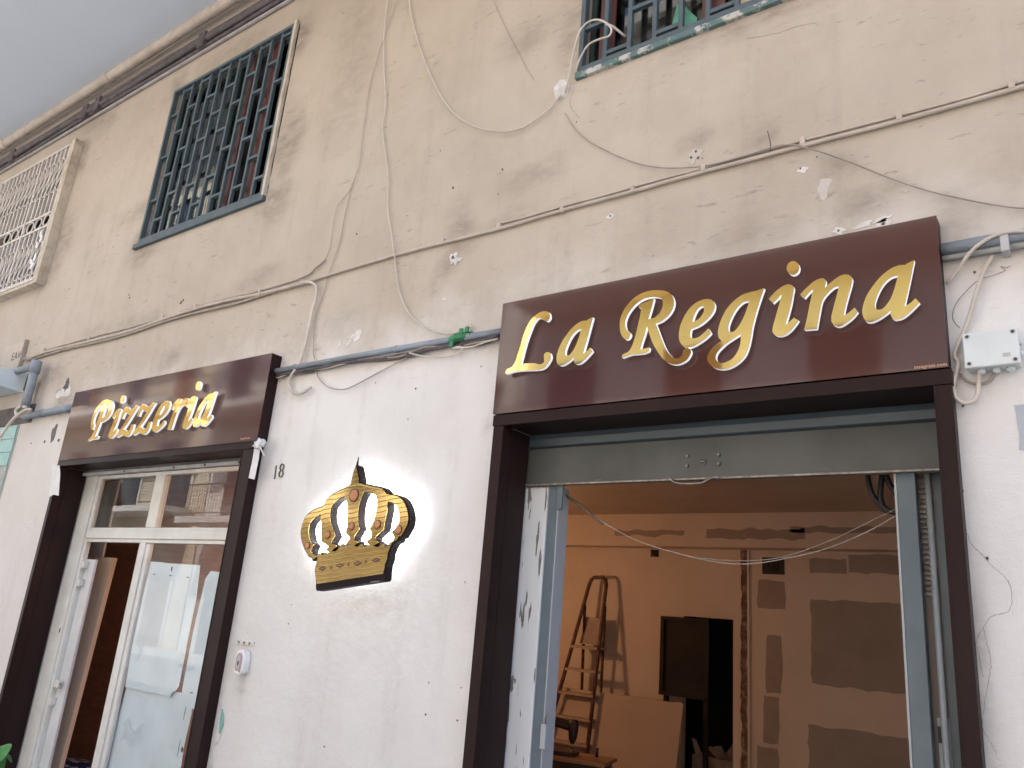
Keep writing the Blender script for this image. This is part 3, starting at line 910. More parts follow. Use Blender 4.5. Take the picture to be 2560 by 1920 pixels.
crack([(-8.2325,3.5322), (-8.1309,3.5537), (-8.031,3.6071)], .006, 7)
# turquoise layer showing where the plaster broke off beside the left portal
patch([(-4.6938,1.0785), (-4.681,1.0004), (-4.6422,0.9405), (-4.6467,0.8756), (-4.6698,0.8175), (-4.6989,0.8042), (-4.703,0.8954), (-4.7073,0.9878), (-4.7111,1.0529)], M['plaster_dirty'], .004)
patch([(-4.6816,1.0237), (-4.6513,0.9856), (-4.6394,0.9317), (-4.6494,0.8844), (-4.6688,0.8771), (-4.6798,0.9541)], M['tile_green'], .007)
patch([(-4.7229,0.8006), (-4.69,0.7509), (-4.6788,0.6804), (-4.7154,0.6745), (-4.7268,0.7453)], M['plaster_dirty'], .004)

# ------------------------------------------------------------------ shop signs
SIGN_Y = -0.09
GAP, THK = 0.020, 0.020
def letters_front(): return SIGN_Y - GAP - THK
G = {}    # glyph outlines in metres on the large sign
BASE = 3.003
G['L'] = [[(-2.5293,3.0088,1), (-2.5194,3.0263,1), (-2.4875,3.0358), (-2.4667,3.0652), (-2.4568,3.1019), (-2.4417,3.1556), (-2.4297,3.2069), (-2.4105,3.2544), (-2.387,3.2923), (-2.3526,3.3193), (-2.3203,3.3305), (-2.2937,3.3284), (-2.2719,3.3188), (-2.2632,3.2926), (-2.2696,3.2749), (-2.2821,3.2682,1), (-2.3029,3.2815), (-2.3306,3.2967), (-2.3502,3.2922), (-2.3712,3.266), (-2.3875,3.2242), (-2.4057,3.1681), (-2.4202,3.1087), (-2.4338,3.0407,1), (-2.3939,3.0432), (-2.3406,3.0376), (-2.307,3.0265), (-2.2865,3.0296), (-2.2772,3.0409), (-2.2811,3.0641), (-2.2806,3.0812), (-2.2671,3.0896), (-2.2474,3.0841), (-2.2376,3.0584), (-2.2494,3.0316), (-2.2729,3.0064), (-2.3045,2.9978), (-2.3569,3.0008), (-2.4238,3.0066), (-2.4845,3.0064), (-2.5249,2.9995,1)]]
G['R'] = [[(-1.8312,3.1554), (-1.8331,3.1939), (-1.826,3.2257), (-1.805,3.2661), (-1.7668,3.3034), (-1.7227,3.3256), (-1.6728,3.3327), (-1.6233,3.3261), (-1.585,3.3135), (-1.5577,3.2923), (-1.5436,3.2631), (-1.5428,3.2311), (-1.5552,3.2016), (-1.5758,3.1787), (-1.602,3.1619), (-1.635,3.1524,1), (-1.6191,3.112), (-1.5931,3.0455), (-1.5708,3.0012), (-1.5439,2.9695), (-1.5229,2.9581), (-1.5076,2.9596), (-1.4934,2.9679), (-1.4877,2.9873), (-1.4829,2.9983), (-1.4703,3.0036), (-1.4565,2.9981), (-1.4497,2.9856), (-1.4519,2.9698), (-1.4666,2.9467), (-1.4916,2.9324), (-1.5222,2.9277), (-1.5534,2.9367), (-1.5853,2.9596), (-1.6183,3.0025), (-1.6525,3.0645), (-1.6827,3.1483,1), (-1.6921,3.1073), (-1.7067,3.0618), (-1.7137,3.0286,1), (-1.6946,3.0296), (-1.6757,3.0322), (-1.6648,3.0323,1), (-1.668,3.0145,1), (-1.6937,3.0075), (-1.7265,3.0078), (-1.7653,3.0093), (-1.8124,2.9997,1), (-1.8092,3.0152,1), (-1.7772,3.0268), (-1.7589,3.0534), (-1.7441,3.0991), (-1.7324,3.1508), (-1.7208,3.2081), (-1.7157,3.2479,1), (-1.7298,3.253,1), (-1.7304,3.2667,1), (-1.6929,3.2764), (-1.6493,3.2876,1), (-1.6564,3.2564), (-1.6661,3.2205), (-1.6768,3.182,1), (-1.6458,3.1839), (-1.6192,3.1992), (-1.6039,3.2258), (-1.5993,3.2517), (-1.6054,3.2742), (-1.6275,3.2901), (-1.6606,3.2978), (-1.6992,3.2966), (-1.7377,3.2817), (-1.7704,3.2546), (-1.7944,3.2204), (-1.8041,3.1838), (-1.7968,3.1501), (-1.7819,3.1327), (-1.7713,3.1203), (-1.775,3.1037), (-1.7858,3.0935), (-1.8029,3.0971), (-1.821,3.1214)]]
G['P'] = [[(-1.8312,3.1554), (-1.8331,3.1939), (-1.826,3.2257), (-1.805,3.2661), (-1.7668,3.3034), (-1.7227,3.3256), (-1.6728,3.3327), (-1.6233,3.3261), (-1.585,3.3135), (-1.5577,3.2923), (-1.5436,3.2631), (-1.5428,3.2311), (-1.5552,3.2016), (-1.5758,3.1787), (-1.602,3.1619), (-1.635,3.1524), (-1.6662,3.1457), (-1.6841,3.1432,1), (-1.6921,3.1073), (-1.7067,3.0618), (-1.7137,3.0286,1), (-1.6946,3.0296), (-1.6757,3.0322), (-1.6648,3.0323,1), (-1.668,3.0145,1), (-1.6937,3.0075), (-1.7265,3.0078), (-1.7653,3.0093), (-1.8124,2.9997,1), (-1.8092,3.0152,1), (-1.7772,3.0268), (-1.7589,3.0534), (-1.7441,3.0991), (-1.7324,3.1508), (-1.7208,3.2081), (-1.7157,3.2479,1), (-1.7298,3.253,1), (-1.7304,3.2667,1), (-1.6929,3.2764), (-1.6493,3.2876,1), (-1.6564,3.2564), (-1.6661,3.2205), (-1.6768,3.182,1), (-1.6458,3.1839), (-1.6192,3.1992), (-1.6039,3.2258), (-1.5993,3.2517), (-1.6054,3.2742), (-1.6275,3.2901), (-1.6606,3.2978), (-1.6992,3.2966), (-1.7377,3.2817), (-1.7704,3.2546), (-1.7944,3.2204), (-1.8041,3.1838), (-1.7968,3.1501), (-1.7819,3.1327), (-1.7713,3.1203), (-1.775,3.1037), (-1.7858,3.0935), (-1.8029,3.0971), (-1.821,3.1214)]]
G['e'] = [[(-1.3648,3.084,1), (-1.3518,3.0608,1), (-1.3732,3.0415), (-1.4027,3.0232), (-1.4325,3.0099), (-1.4627,3.0035), (-1.4884,3.0152), (-1.5069,3.0434), (-1.5114,3.0799), (-1.5036,3.1252), (-1.4839,3.1687), (-1.4563,3.2056), (-1.421,3.228), (-1.3857,3.2356), (-1.3555,3.2292), (-1.338,3.208), (-1.3362,3.1822), (-1.3498,3.1539), (-1.3792,3.1257), (-1.414,3.1059), (-1.4517,3.0954,1), (-1.4548,3.0714), (-1.4509,3.053), (-1.4357,3.0457), (-1.4131,3.0489), (-1.3884,3.0639)],
          [(-1.3953,3.2027), (-1.3876,3.1885), (-1.3898,3.1683), (-1.4046,3.1478), (-1.422,3.1352), (-1.4447,3.1287,1), (-1.44,3.151), (-1.4303,3.1752), (-1.4154,3.1959)]]
G['g'] = [[(-1.1027,3.2385,1), (-1.1388,3.2319,1), (-1.1702,3.2302), (-1.208,3.2222), (-1.251,3.1946), (-1.2847,3.1551), (-1.3086,3.1037), (-1.318,3.0602), (-1.3129,3.0296), (-1.2993,3.0137,1), (-1.3272,2.9994), (-1.3514,2.9781), (-1.3658,2.9528), (-1.3669,2.9283), (-1.3555,2.9072), (-1.3311,2.8871), (-1.2999,2.877), (-1.2643,2.8789), (-1.2269,2.8958), (-1.1944,2.9252), (-1.1758,2.9659), (-1.1641,3.0173), (-1.157,3.0599), (-1.1428,3.1162), (-1.1239,3.177)],
          [(-1.1703,3.1878,1), (-1.1986,3.1878), (-1.2271,3.1653), (-1.2509,3.1293), (-1.2675,3.0872), (-1.2674,3.0599), (-1.2554,3.0496), (-1.2364,3.0551), (-1.2128,3.0834), (-1.194,3.1199), (-1.1798,3.1571)],
          [(-1.2096,3.0348,1), (-1.2411,3.019), (-1.2791,2.9975), (-1.3125,2.9703), (-1.3277,2.9453), (-1.3242,2.9228), (-1.3049,2.9082), (-1.2834,2.9069), (-1.2503,2.9205), (-1.2269,2.9488), (-1.2129,2.9856)]]
G['i'] = [[(-1.0817,3.1827,1), (-1.0551,3.2088), (-1.0233,3.2298), (-0.9964,3.2369), (-0.9766,3.2272), (-0.9712,3.2101), (-0.9752,3.189), (-0.9826,3.1469), (-0.9944,3.101), (-1.0107,3.0464,1), (-0.9952,3.0558), (-0.973,3.0736,1), (-0.9539,3.0586,1), (-0.9783,3.0271), (-1.0048,3.0053), (-1.0313,2.9984), (-1.0533,3.0045), (-1.0665,3.0217), (-1.0639,3.0501), (-1.0521,3.0914), (-1.038,3.1422), (-1.0238,3.1932,1), (-1.042,3.177), (-1.0634,3.1588,1)]]
G['dot'] = [[(-0.9721,3.3448), (-0.9524,3.3312), (-0.9455,3.3076), (-0.9534,3.2856), (-0.9743,3.2786), (-0.9923,3.2926), (-1.0004,3.314), (-0.9924,3.3372)]]
G['n'] = [[(-0.9439,3.1784,1), (-0.9182,3.2025), (-0.8831,3.2293), (-0.8552,3.2373), (-0.8385,3.2301), (-0.8348,3.2151), (-0.841,3.1887,1), (-0.8161,3.2091), (-0.7821,3.2308), (-0.7572,3.2367), (-0.7371,3.2279), (-0.7276,3.2105), (-0.7328,3.1812), (-0.7445,3.1416), (-0.7584,3.0932), (-0.7682,3.0481,1), (-0.7476,3.0592), (-0.7228,3.0779,1), (-0.7117,3.0577,1), (-0.7325,3.034), (-0.7614,3.0136), (-0.786,3.0039), (-0.806,3.0116), (-0.8169,3.0294), (-0.817,3.0525), (-0.8075,3.0925), (-0.7935,3.1413), (-0.7816,3.1882,1), (-0.8045,3.1832), (-0.8301,3.1621), (-0.8519,3.1331), (-0.8639,3.0836), (-0.8786,3.0078,1), (-0.9305,3.0112,1), (-0.9173,3.0644), (-0.9028,3.1327), (-0.8884,3.193,1), (-0.9058,3.1809), (-0.927,3.1576,1)]]
G['r'] = [[(-0.9439,3.1784,1), (-0.9182,3.2025), (-0.8831,3.2293), (-0.8552,3.2373), (-0.8385,3.2301), (-0.8348,3.2151), (-0.841,3.1887,1), (-0.816,3.2114), (-0.7884,3.2297), (-0.7615,3.2328), (-0.7435,3.2207), (-0.739,3.1987), (-0.7511,3.18), (-0.7696,3.178), (-0.7901,3.1791), (-0.813,3.1754), (-0.8344,3.1582), (-0.8521,3.1284), (-0.8639,3.0836), (-0.8786,3.0078,1), (-0.9305,3.0112,1), (-0.9173,3.0644), (-0.9028,3.1327), (-0.8884,3.193,1), (-0.9058,3.1809), (-0.927,3.1576,1)]]
G['a'] = [[(-0.4875,3.2452,1), (-0.5181,3.2354,1), (-0.5194,3.2311,1), (-0.5477,3.2339), (-0.5789,3.2244), (-0.619,3.1958), (-0.6521,3.1565), (-0.6776,3.1155), (-0.6926,3.0681), (-0.6928,3.0364), (-0.6802,3.0096), (-0.659,3.004), (-0.6316,3.0129), (-0.6079,3.0267), (-0.5874,3.041,1), (-0.5872,3.0233), (-0.5787,3.0042), (-0.564,2.9996), (-0.5413,3.0046), (-0.5143,3.0242), (-0.4793,3.0575,1), (-0.4927,3.0783,1), (-0.5122,3.0611), (-0.5351,3.0497,1), (-0.5232,3.0962), (-0.5063,3.1644)],
          [(-0.5508,3.1904,1), (-0.5769,3.1874), (-0.605,3.1657), (-0.628,3.1291), (-0.6436,3.0867), (-0.6428,3.0617), (-0.6298,3.0519), (-0.6102,3.0583), (-0.5857,3.0898), (-0.5684,3.1315)]]
zu = [(0.02,.62,1),(0.05,.80),(0.13,.96),(0.28,1.0),(0.42,.93),(0.58,.88),(0.74,.93),(0.86,1.0,1),(0.98,.97,1),(0.80,.72),(0.55,.42),(0.34,.20,1),(0.46,.22),(0.58,.16),(0.70,.14),(0.80,.20),(0.84,.36,1),(0.98,.36,1),(0.96,.18),(0.86,.03),(0.70,-.03),(0.54,.0),(0.38,.06),(0.22,.03),(0.05,-.02,1),(0.0,.06,1),(0.18,.24),(0.42,.50),(0.62,.74,1),(0.48,.72),(0.34,.80),(0.24,.80),(0.17,.72),(0.14,.60,1)]
G['z'] = [[(u * .228, BASE + v * .238) + ((1,) if len(q) > 2 else ()) for q in zu for u, v in [q[:2]]]]
def glyph(sign, key, x_left=None, base=BASE, k=1.0):
    loops = G[key]
    x0 = min(p[0] for p in loops[0])
    xl = x0 if x_left is None else x_left
    L = []
    for lp in loops:
        L.append(crom([((p[0] - x0) * k + xl, (p[1] - BASE) * k + base) + tuple(p[2:]) for p in lp], 5))
    yb = SIGN_Y - GAP
    body = prism('letter', L, yb - THK, yb, M['acrylic'], sign)
    prism('gold_face', L, yb - THK - .0025, yb - THK - .0002, M['gold'], body)
    # stand-off studs that hold the letter on the panel
    cx = sum(p[0] for p in L[0]) / len(L[0])
    return body
def sign_box(name, x0, x1, z0, z1, label):
    s = tag(empty(name, ((x0 + x1) / 2, 0, z0)), label, 'shop sign')
    box('panel', (x0, x1), (SIGN_Y, SIGN_Y + .003), (z0, z1), M['brown'], s)
    box('case', (x0 + .001, x1 - .001), (SIGN_Y + .0032, -.0015), (z0 + .001, z1 - .001), M['brown_matt'], s)
    for x, z in ((x1 - .012, z1 - .02), (x1 - .012, z0 + .02)):
        pass
    return s
ra, rb = (-2.6229, 3.4471), (-0.4005, 2.7904)
RS = sign_box('shop_sign', ra[0], rb[0], rb[1], ra[1] + .001, 'large dark brown sign box with golden letters above the open shop door')
glyph(RS, 'L'); glyph(RS, 'a', x_left=-2.199)
glyph(RS, 'R'); glyph(RS, 'e'); glyph(RS, 'g'); glyph(RS, 'i'); glyph(RS, 'dot'); glyph(RS, 'n'); glyph(RS, 'a')
lettering('small_lettering', 'insegnisti.com', (-0.5205, 2.7955)[0], (-0.5205, 2.7955)[1], SIGN_Y - .0008, .0205, M['print_tan'], RS, rot=0.0, thick=.0004, sx=1.0)
la, lb = (-7.6196, 3.4304), (-4.6976, 2.7793)
LS = sign_box('shop_sign', la[0], lb[0] - .008, lb[1], la[1], 'smaller glossy brown sign box with golden letters above the glazed door')
KP, BP = 1.085, 2.922
xs_ = {'P': -7.075}
glyph(LS, 'P', -7.085, BP, KP)
glyph(LS, 'i', -6.735, BP, KP); glyph(LS, 'dot', -6.66, BP, KP)
glyph(LS, 'z', -6.59, BP, KP); glyph(LS, 'z', -6.33, BP, KP)
glyph(LS, 'e', -6.055, BP, KP); glyph(LS, 'r', -5.835, BP, KP)
glyph(LS, 'i', -5.632, BP, KP); glyph(LS, 'dot', -5.545, BP, KP)
glyph(LS, 'a', -5.478, BP, KP)
lettering('small_lettering', 'insegnisti.com', -4.90, lb[1] + .018, SIGN_Y - .0008, .0205, M['print_tan'], LS, thick=.0004)

# ------------------------------------------------------------------ illuminated crown
def crown():
    c = tag(empty('crown_sign', (-3.6, -.06, 1.85)), 'backlit golden crown sign with amber jewels on the pale wall', 'crown sign')
    outer = [(-3.6516,2.5481,1), (-3.6345,2.5139), (-3.6088,2.4632), (-3.607,2.4423,1), (-3.5599,2.4314), (-3.516,2.4219), (-3.4418,2.4089), (-3.403,2.3997), (-3.38,2.3869), (-3.3602,2.3668,1), (-3.3227,2.3606), (-3.2708,2.3515), (-3.2285,2.3324), (-3.199,2.3035), (-3.1756,2.2674), (-3.1599,2.2267), (-3.1622,2.1863), (-3.1753,2.1612), (-3.1872,2.1411), (-3.2019,2.121,1), (-3.2173,2.1219), (-3.2263,2.1007,1), (-3.254,2.0904,1), (-3.2667,2.0742,1), (-3.276,2.055), (-3.2862,2.0247,1), (-3.2851,1.9948,1), (-3.2979,1.9596,1), (-3.2983,1.9422), (-3.3031,1.9098,1), (-3.4185,1.8935), (-3.5627,1.8733), (-3.7117,1.8508), (-3.8505,1.8313,1), (-3.8672,1.8754), (-3.8863,1.9226,1), (-3.8807,1.9548), (-3.8777,1.9843), (-3.8866,1.9949,1), (-3.9015,1.9811,1), (-3.9208,1.9753,1), (-3.9355,1.9922,1), (-3.962,1.9987,1), (-3.9733,2.011,1), (-4.0069,2.0389), (-4.0429,2.0825), (-4.0679,2.1323), (-4.0717,2.1659), (-4.067,2.1996), (-4.0464,2.2389), (-4.0096,2.2639), (-3.9632,2.283), (-3.9038,2.2978,1), (-3.8899,2.3099), (-3.8754,2.3375), (-3.8402,2.3647), (-3.7883,2.3885), (-3.7201,2.4089), (-3.6835,2.4244), (-3.6722,2.4389,1), (-3.6722,2.4544), (-3.6641,2.504)]
    holes = [[(-3.9109,2.2555,1), (-3.8942,2.1934), (-3.8698,2.1114), (-3.8637,2.0843,1), (-3.8068,2.066,1), (-3.7896,2.0539,1), (-3.8163,2.0364,1), (-3.7797,2.0236,1), (-3.8021,2.0088), (-3.8376,2.005), (-3.8598,2.0206,1), (-3.8683,2.0076,1), (-3.8936,2.0001), (-3.9217,2.0076,1), (-3.9487,2.0234,1), (-3.9333,2.0645,1), (-3.9737,2.0942), (-3.9981,2.1437), (-4.0002,2.1882), (-3.9671,2.2271)],
             [(-3.7139,2.3601,1), (-3.6925,2.3339), (-3.672,2.2845), (-3.6586,2.2196), (-3.6538,2.166), (-3.6644,2.142,1), (-3.6216,2.1157,1), (-3.6141,2.1015,1), (-3.65,2.0732,1), (-3.6119,2.0684,1), (-3.6313,2.0577), (-3.6621,2.0641), (-3.6796,2.0729,1), (-3.6894,2.0675,1), (-3.6996,2.0488), (-3.7264,2.0272), (-3.7592,2.032,1), (-3.7229,2.0548,1), (-3.7354,2.0685,1), (-3.7657,2.0692,1), (-3.7743,2.0825,1), (-3.7487,2.1229,1), (-3.7805,2.166), (-3.8102,2.2096), (-3.824,2.2536), (-3.8243,2.2922), (-3.7989,2.3249), (-3.7596,2.349)],
             [(-3.5465,2.3822,1), (-3.4967,2.3809), (-3.4564,2.3665), (-3.4337,2.3447), (-3.4226,2.2968), (-3.4251,2.2391), (-3.4395,2.1974), (-3.4613,2.1635,1), (-3.4366,2.135), (-3.4374,2.1081,1), (-3.4704,2.0944,1), (-3.4654,2.0805,1), (-3.4376,2.0706,1), (-3.4723,2.0583), (-3.5013,2.0734,1), (-3.5166,2.0748,1), (-3.5397,2.0584), (-3.5746,2.0621,1), (-3.5428,2.0812,1), (-3.5542,2.0926,1), (-3.5795,2.0976,1), (-3.5807,2.1186,1), (-3.5455,2.1634,1), (-3.5658,2.2084), (-3.5765,2.2618), (-3.5756,2.3154), (-3.5643,2.3556)],
             [(-3.3412,2.3217,1), (-3.3004,2.3157), (-3.2645,2.2943), (-3.2406,2.258), (-3.2274,2.2221), (-3.2354,2.1865), (-3.2561,2.1637), (-3.2814,2.1458,1), (-3.2513,2.1156), (-3.2603,2.0944,1), (-3.295,2.0824,1), (-3.2749,2.069,1), (-3.3121,2.0585), (-3.3286,2.0785,1), (-3.3446,2.0793,1), (-3.3697,2.0587), (-3.4107,2.0642,1), (-3.3727,2.0831,1), (-3.3822,2.0952,1), (-3.4027,2.0992,1), (-3.3992,2.1197,1), (-3.3445,2.1585,1), (-3.3407,2.2177), (-3.3355,2.2694)]]
    O = crom(outer, 4)
    Hs = [crom(h, 4) for h in holes]
    def offset(L, d):
        n = len(L)
        A = sum(L[i][0] * L[(i+1) % n][1] - L[(i+1) % n][0] * L[i][1] for i in range(n))
        sg = 1 if A > 0 else -1
        out = []
        for i in range(n):
            a, b = Vector(L[i - 1]), Vector(L[(i + 1) % n])
            t = (b - a)
            t = t.normalized() if t.length > 1e-9 else Vector((1, 0))
            out.append((L[i][0] + t.y * d * sg, L[i][1] - t.x * d * sg))
        return out
    B = offset(O, .009)
    tip = max(range(len(B)), key=lambda i: O[i][1])
    low_tip = B[tip]
    B[tip] = (-3.647, 2.6067)
    zb0, zb1 = (-3.8505, 1.8313), (-3.3031, 1.9098)
    d = Vector((zb1[0] - zb0[0], zb1[1] - zb0[1])).normalized()
    nrm = Vector((d.y, -d.x))
    for i, p in enumerate(O):
        v = Vector((p[0] - zb0[0], p[1] - zb0[1]))
        if abs(v.dot(nrm)) < .012 and -.02 < v.dot(d) < (Vector(zb1) - Vector(zb0)).length + .02:
            B[i] = (B[i][0] + nrm.x * .030, B[i][1] + nrm.y * .030)
    Hb = [offset(h, -.003) for h in Hs]
    prism('backing', [B] + Hb, -.0895, -.0850, M['dark_edge'], c)
    B2 = list(B); B2[tip] = low_tip
    prism('backing', [B2] + Hb, -.0848, -.036, M['dark_edge'], c)
    for sx, sz in ((-3.5958, 2.0347), (-3.7856, 1.8992), (-3.3555, 1.943), (-3.62, 2.3054), (-3.3889, 2.3226), (-3.8617, 2.2761)):
        tube('wall_stud', [(sx, -.0315, sz), (sx, -.0005, sz)], .006, M['steel_worn'], c, 8)
    prism('gold_face', [O] + Hs, -.095, -.0898, M['gold_reflection_lines'], c)
    prism('light_strip', [offset(O, -.004)] + [offset(h, .004) for h in Hs], -.0358, -.032, M['led'], c)
    for cx, cz, rx, rz in ((742, 532, 55, 75), (715, 878, 33, 46), (1007, 858, 37, 48), (1238, 918, 40, 50), (447, 972, 33, 46), (220, 1095, 31, 43)):
        p = JP[(cx, cz)]
        k = .00057 * 1.0
        ring = [(p[0] + rx * .00075 * math.cos(math.pi / 8 + math.pi / 4 * i), p[1] + rz * .00058 * math.sin(math.pi / 8 + math.pi / 4 * i)) for i in range(8)]
        j = prism('jewel_setting', [ring], -.0975, -.0952, M['maroon'], c)
        bm = bmesh.new()
        bmesh.ops.create_uvsphere(bm, u_segments=14, v_segments=8, radius=1.0)
        bmesh.ops.transform(bm, matrix=Matrix.Translation((p[0], -.0976, p[1])) @ Matrix.Diagonal((rx * .00060, .006, rz * .00047, 1)), verts=bm.verts[:])
        from_bm('jewel', bm, M['amber'], j, True)
    for p, a in zip(DIAM, (.12, .12, .12, .12)):
        q = Matrix.Rotation(a, 2)
        prism('diamond', [[tuple(Vector(p) + q @ Vector(v)) for v in ((-.038, 0), (0, .0145), (.038, 0), (0, -.0145))]], -.0965, -.0952, M['maroon'], c)
        prism('diamond_slit', [[tuple(Vector(p) + q @ Vector(v)) for v in ((-.026, -.0022), (-.004, .0015), (.026, .0022), (.004, -.0015))]], -.0975, -.0967, M['gold'], c)
    for p in RINGS:
        n = 12
        o = [(p[0] + .0085 * math.cos(2*math.pi*i/n), p[1] + .0095 * math.sin(2*math.pi*i/n)) for i in range(n)]
        i_ = [(p[0] + .0048 * math.cos(2*math.pi*i/n), p[1] + .0055 * math.sin(2*math.pi*i/n)) for i in range(n)]
        prism('ring', [o, i_], -.0965, -.0952, M['maroon'], c)
    # raised rim and cross piece along the top
    tube('rim', path3([(-3.7075,2.4164), (-3.6568,2.4204), (-3.6034,2.427), (-3.5562,2.4228), (-3.5003,2.4103), (-3.4458,2.4006), (-3.3922,2.3921)], -.098, 3), .006, M['gold'], c, 6)
    t0 = (-3.399, 1.8573)
    lettering('small_lettering', 'insegnisti.com', t0[0], t0[1], -.0902, .0125, M['print_grey'], c, rot=.13, thick=.0004)
JP = {(742, 532): (-3.6303, 2.3642), (715, 878): (-3.6135, 2.1777), (1007, 858): (-3.3957, 2.1879), (1238, 918): (-3.2248, 2.1571), (447, 972): (-3.8147, 2.1269), (220, 1095): (-3.9863, 2.0583)}
DIAM = [(-3.817, 1.9246), (-3.6675, 1.9461), (-3.5191, 1.9624), (-3.3739, 1.9842)]
RINGS = [(-3.7415, 1.9331), (-3.5966, 1.9532), (-3.4536, 1.9732)]
crown()

# ------------------------------------------------------------------ portals round the two shop doors
def portal(x0, x1, xi0, xi1, ztop, zin, label, depth=.17):
    p = tag(empty('door_portal', ((x0 + x1) / 2, 0, 0)), label, 'door portal')
    yf = -.08
    m = M['brown_matt']
    box('lintel', (x0 - .006, x1 + .004), (yf - .003, -.001), (zin, ztop), m, p, bevel=.002)
    box('lintel_soffit', (xi0 + .003, xi1 - .003), (.001, depth), (zin + .002, zin + .012), m, p)
    for a, b in ((x0, xi0), (xi1, x1)):
        box('jamb', (a, b), (yf, -.001), (0.0, zin - .002), m, p, bevel=.0015)
    box('reveal', (xi0 - .014, xi0), (.001, depth), (0, zin - .001), m, p)
    box('reveal', (xi1, xi1 + .014), (.001, depth), (0, zin - .001), m, p)
    # folded seam standing on the face of each jamb
    for x in (xi0 - .004, xi1 + .004):
        box('seam', (x - .003, x + .003), (yf - .003, yf - .0005), (0, zin - .003), M['post_pale'] if False else m, p)
    return p
portal(-2.618, -.396, -2.548, -.460, 2.786, 2.724, 'dark brown sheet metal portal around the open shop door')
portal(-7.630, -4.738, -7.575, -4.866, 2.792, 2.728, 'dark brown sheet metal portal around the glazed shop door')

# ------------------------------------------------------------------ roller shutter over the open door
def roller():
    s = tag(empty('roller_shutter', (-1.5, .2, 2.45)), 'grey roller shutter pulled up over the open shop door', 'roller shutter')
    x0, x1 = -2.56, -.44
    y = .185
    # the wall opening is taller behind the lintel soffit, so the curtain hangs from there
    box('slat', (x0, x1), (y + .03, y + .045), (2.685, 2.90), M['shutter_blue'], s)
    bm = bmesh.new()
    prof = [(y + .028, 2.742), (y + .005, 2.735), (y - .008, 2.70), (y - .004, 2.662), (y + .02, 2.650), (y + .028, 2.655)]
    a = [bm.verts.new((x0, q[0], q[1])) for q in prof]; b = [bm.verts.new((x1, q[0], q[1])) for q in prof]
    for i in range(len(prof) - 1): bm.faces.new((a[i], a[i+1], b[i+1], b[i]))
    from_bm('slat', bm, M['shutter_blue'], s)
    zb, zt = 2.447, 2.648
    box('bottom_plate', (x0, x1), (y, y + .012), (zb, zt), M['shutter_olive'], s, bevel=.002)
    box('bottom_lip', (x0, x1), (y - .022, y + .02), (zb - .010, zb - .0005), M['steel_worn'], s, bevel=.002)
    lock = (-1.5185, 2.5287)
    k = disc('lock', lock[0], lock[1], .020, .020, y - .006, y + .001, M['shutter_olive'], s, 20)
    disc('keyhole_plate', lock[0], lock[1], .012, .012, y - .008, y - .0062, M['iron'], k, 16)
    box('slot', (lock[0] - .010, lock[0] + .010), (y - .0095, y - .0082), (lock[1] - .0018, lock[1] + .0018), M['steel_worn'], k)
    for q in ((-1.5974, 2.56), (-1.436, 2.559), (-1.598, 2.5109), (-1.4356, 2.5133)):
        bt = prism('bolt', [[(q[0] + .011 * math.cos(math.pi/3*i), q[1] + .011 * math.sin(math.pi/3*i)) for i in range(6)]], y - .007, y + .001, M['shutter_olive'], s)
        disc('bolt_head', q[0], q[1], .006, .006, y - .011, y - .0072, M['steel_worn'], bt, 10)
    hp = path3([(-1.6747,2.4518), (-1.6577,2.4319), (-1.6246,2.4192), (-1.56,2.4149), (-1.5046,2.4176), (-1.4735,2.4331), (-1.4348,2.4429), (-1.4179,2.4371)], .150, 4)
    tube('handle', hp, .0055, M['steel_worn'], s, 7)
    for q in ((-0.9481, 2.4657), (-0.5343, 2.4621), (-2.0965, 2.4589)):
        prism('paint_chip', [blob(q[0], q[1], .022, .007, 12, .5, q[0])], y - .0012, y - .0001, M['lintel_dark'], s)
roller()
tag(prism('maker_plate', [rough_rect((-1.5327, 2.5736)[0], (-1.4481, 2.6073)[0], (-1.5327, 2.5736)[1], (-1.5333, 2.6126)[1], .001, .03, 1)], .1835, .1847, M['shutter_olive'], [o for o in C.objects if o.name.startswith('roller_shutter')][0]))

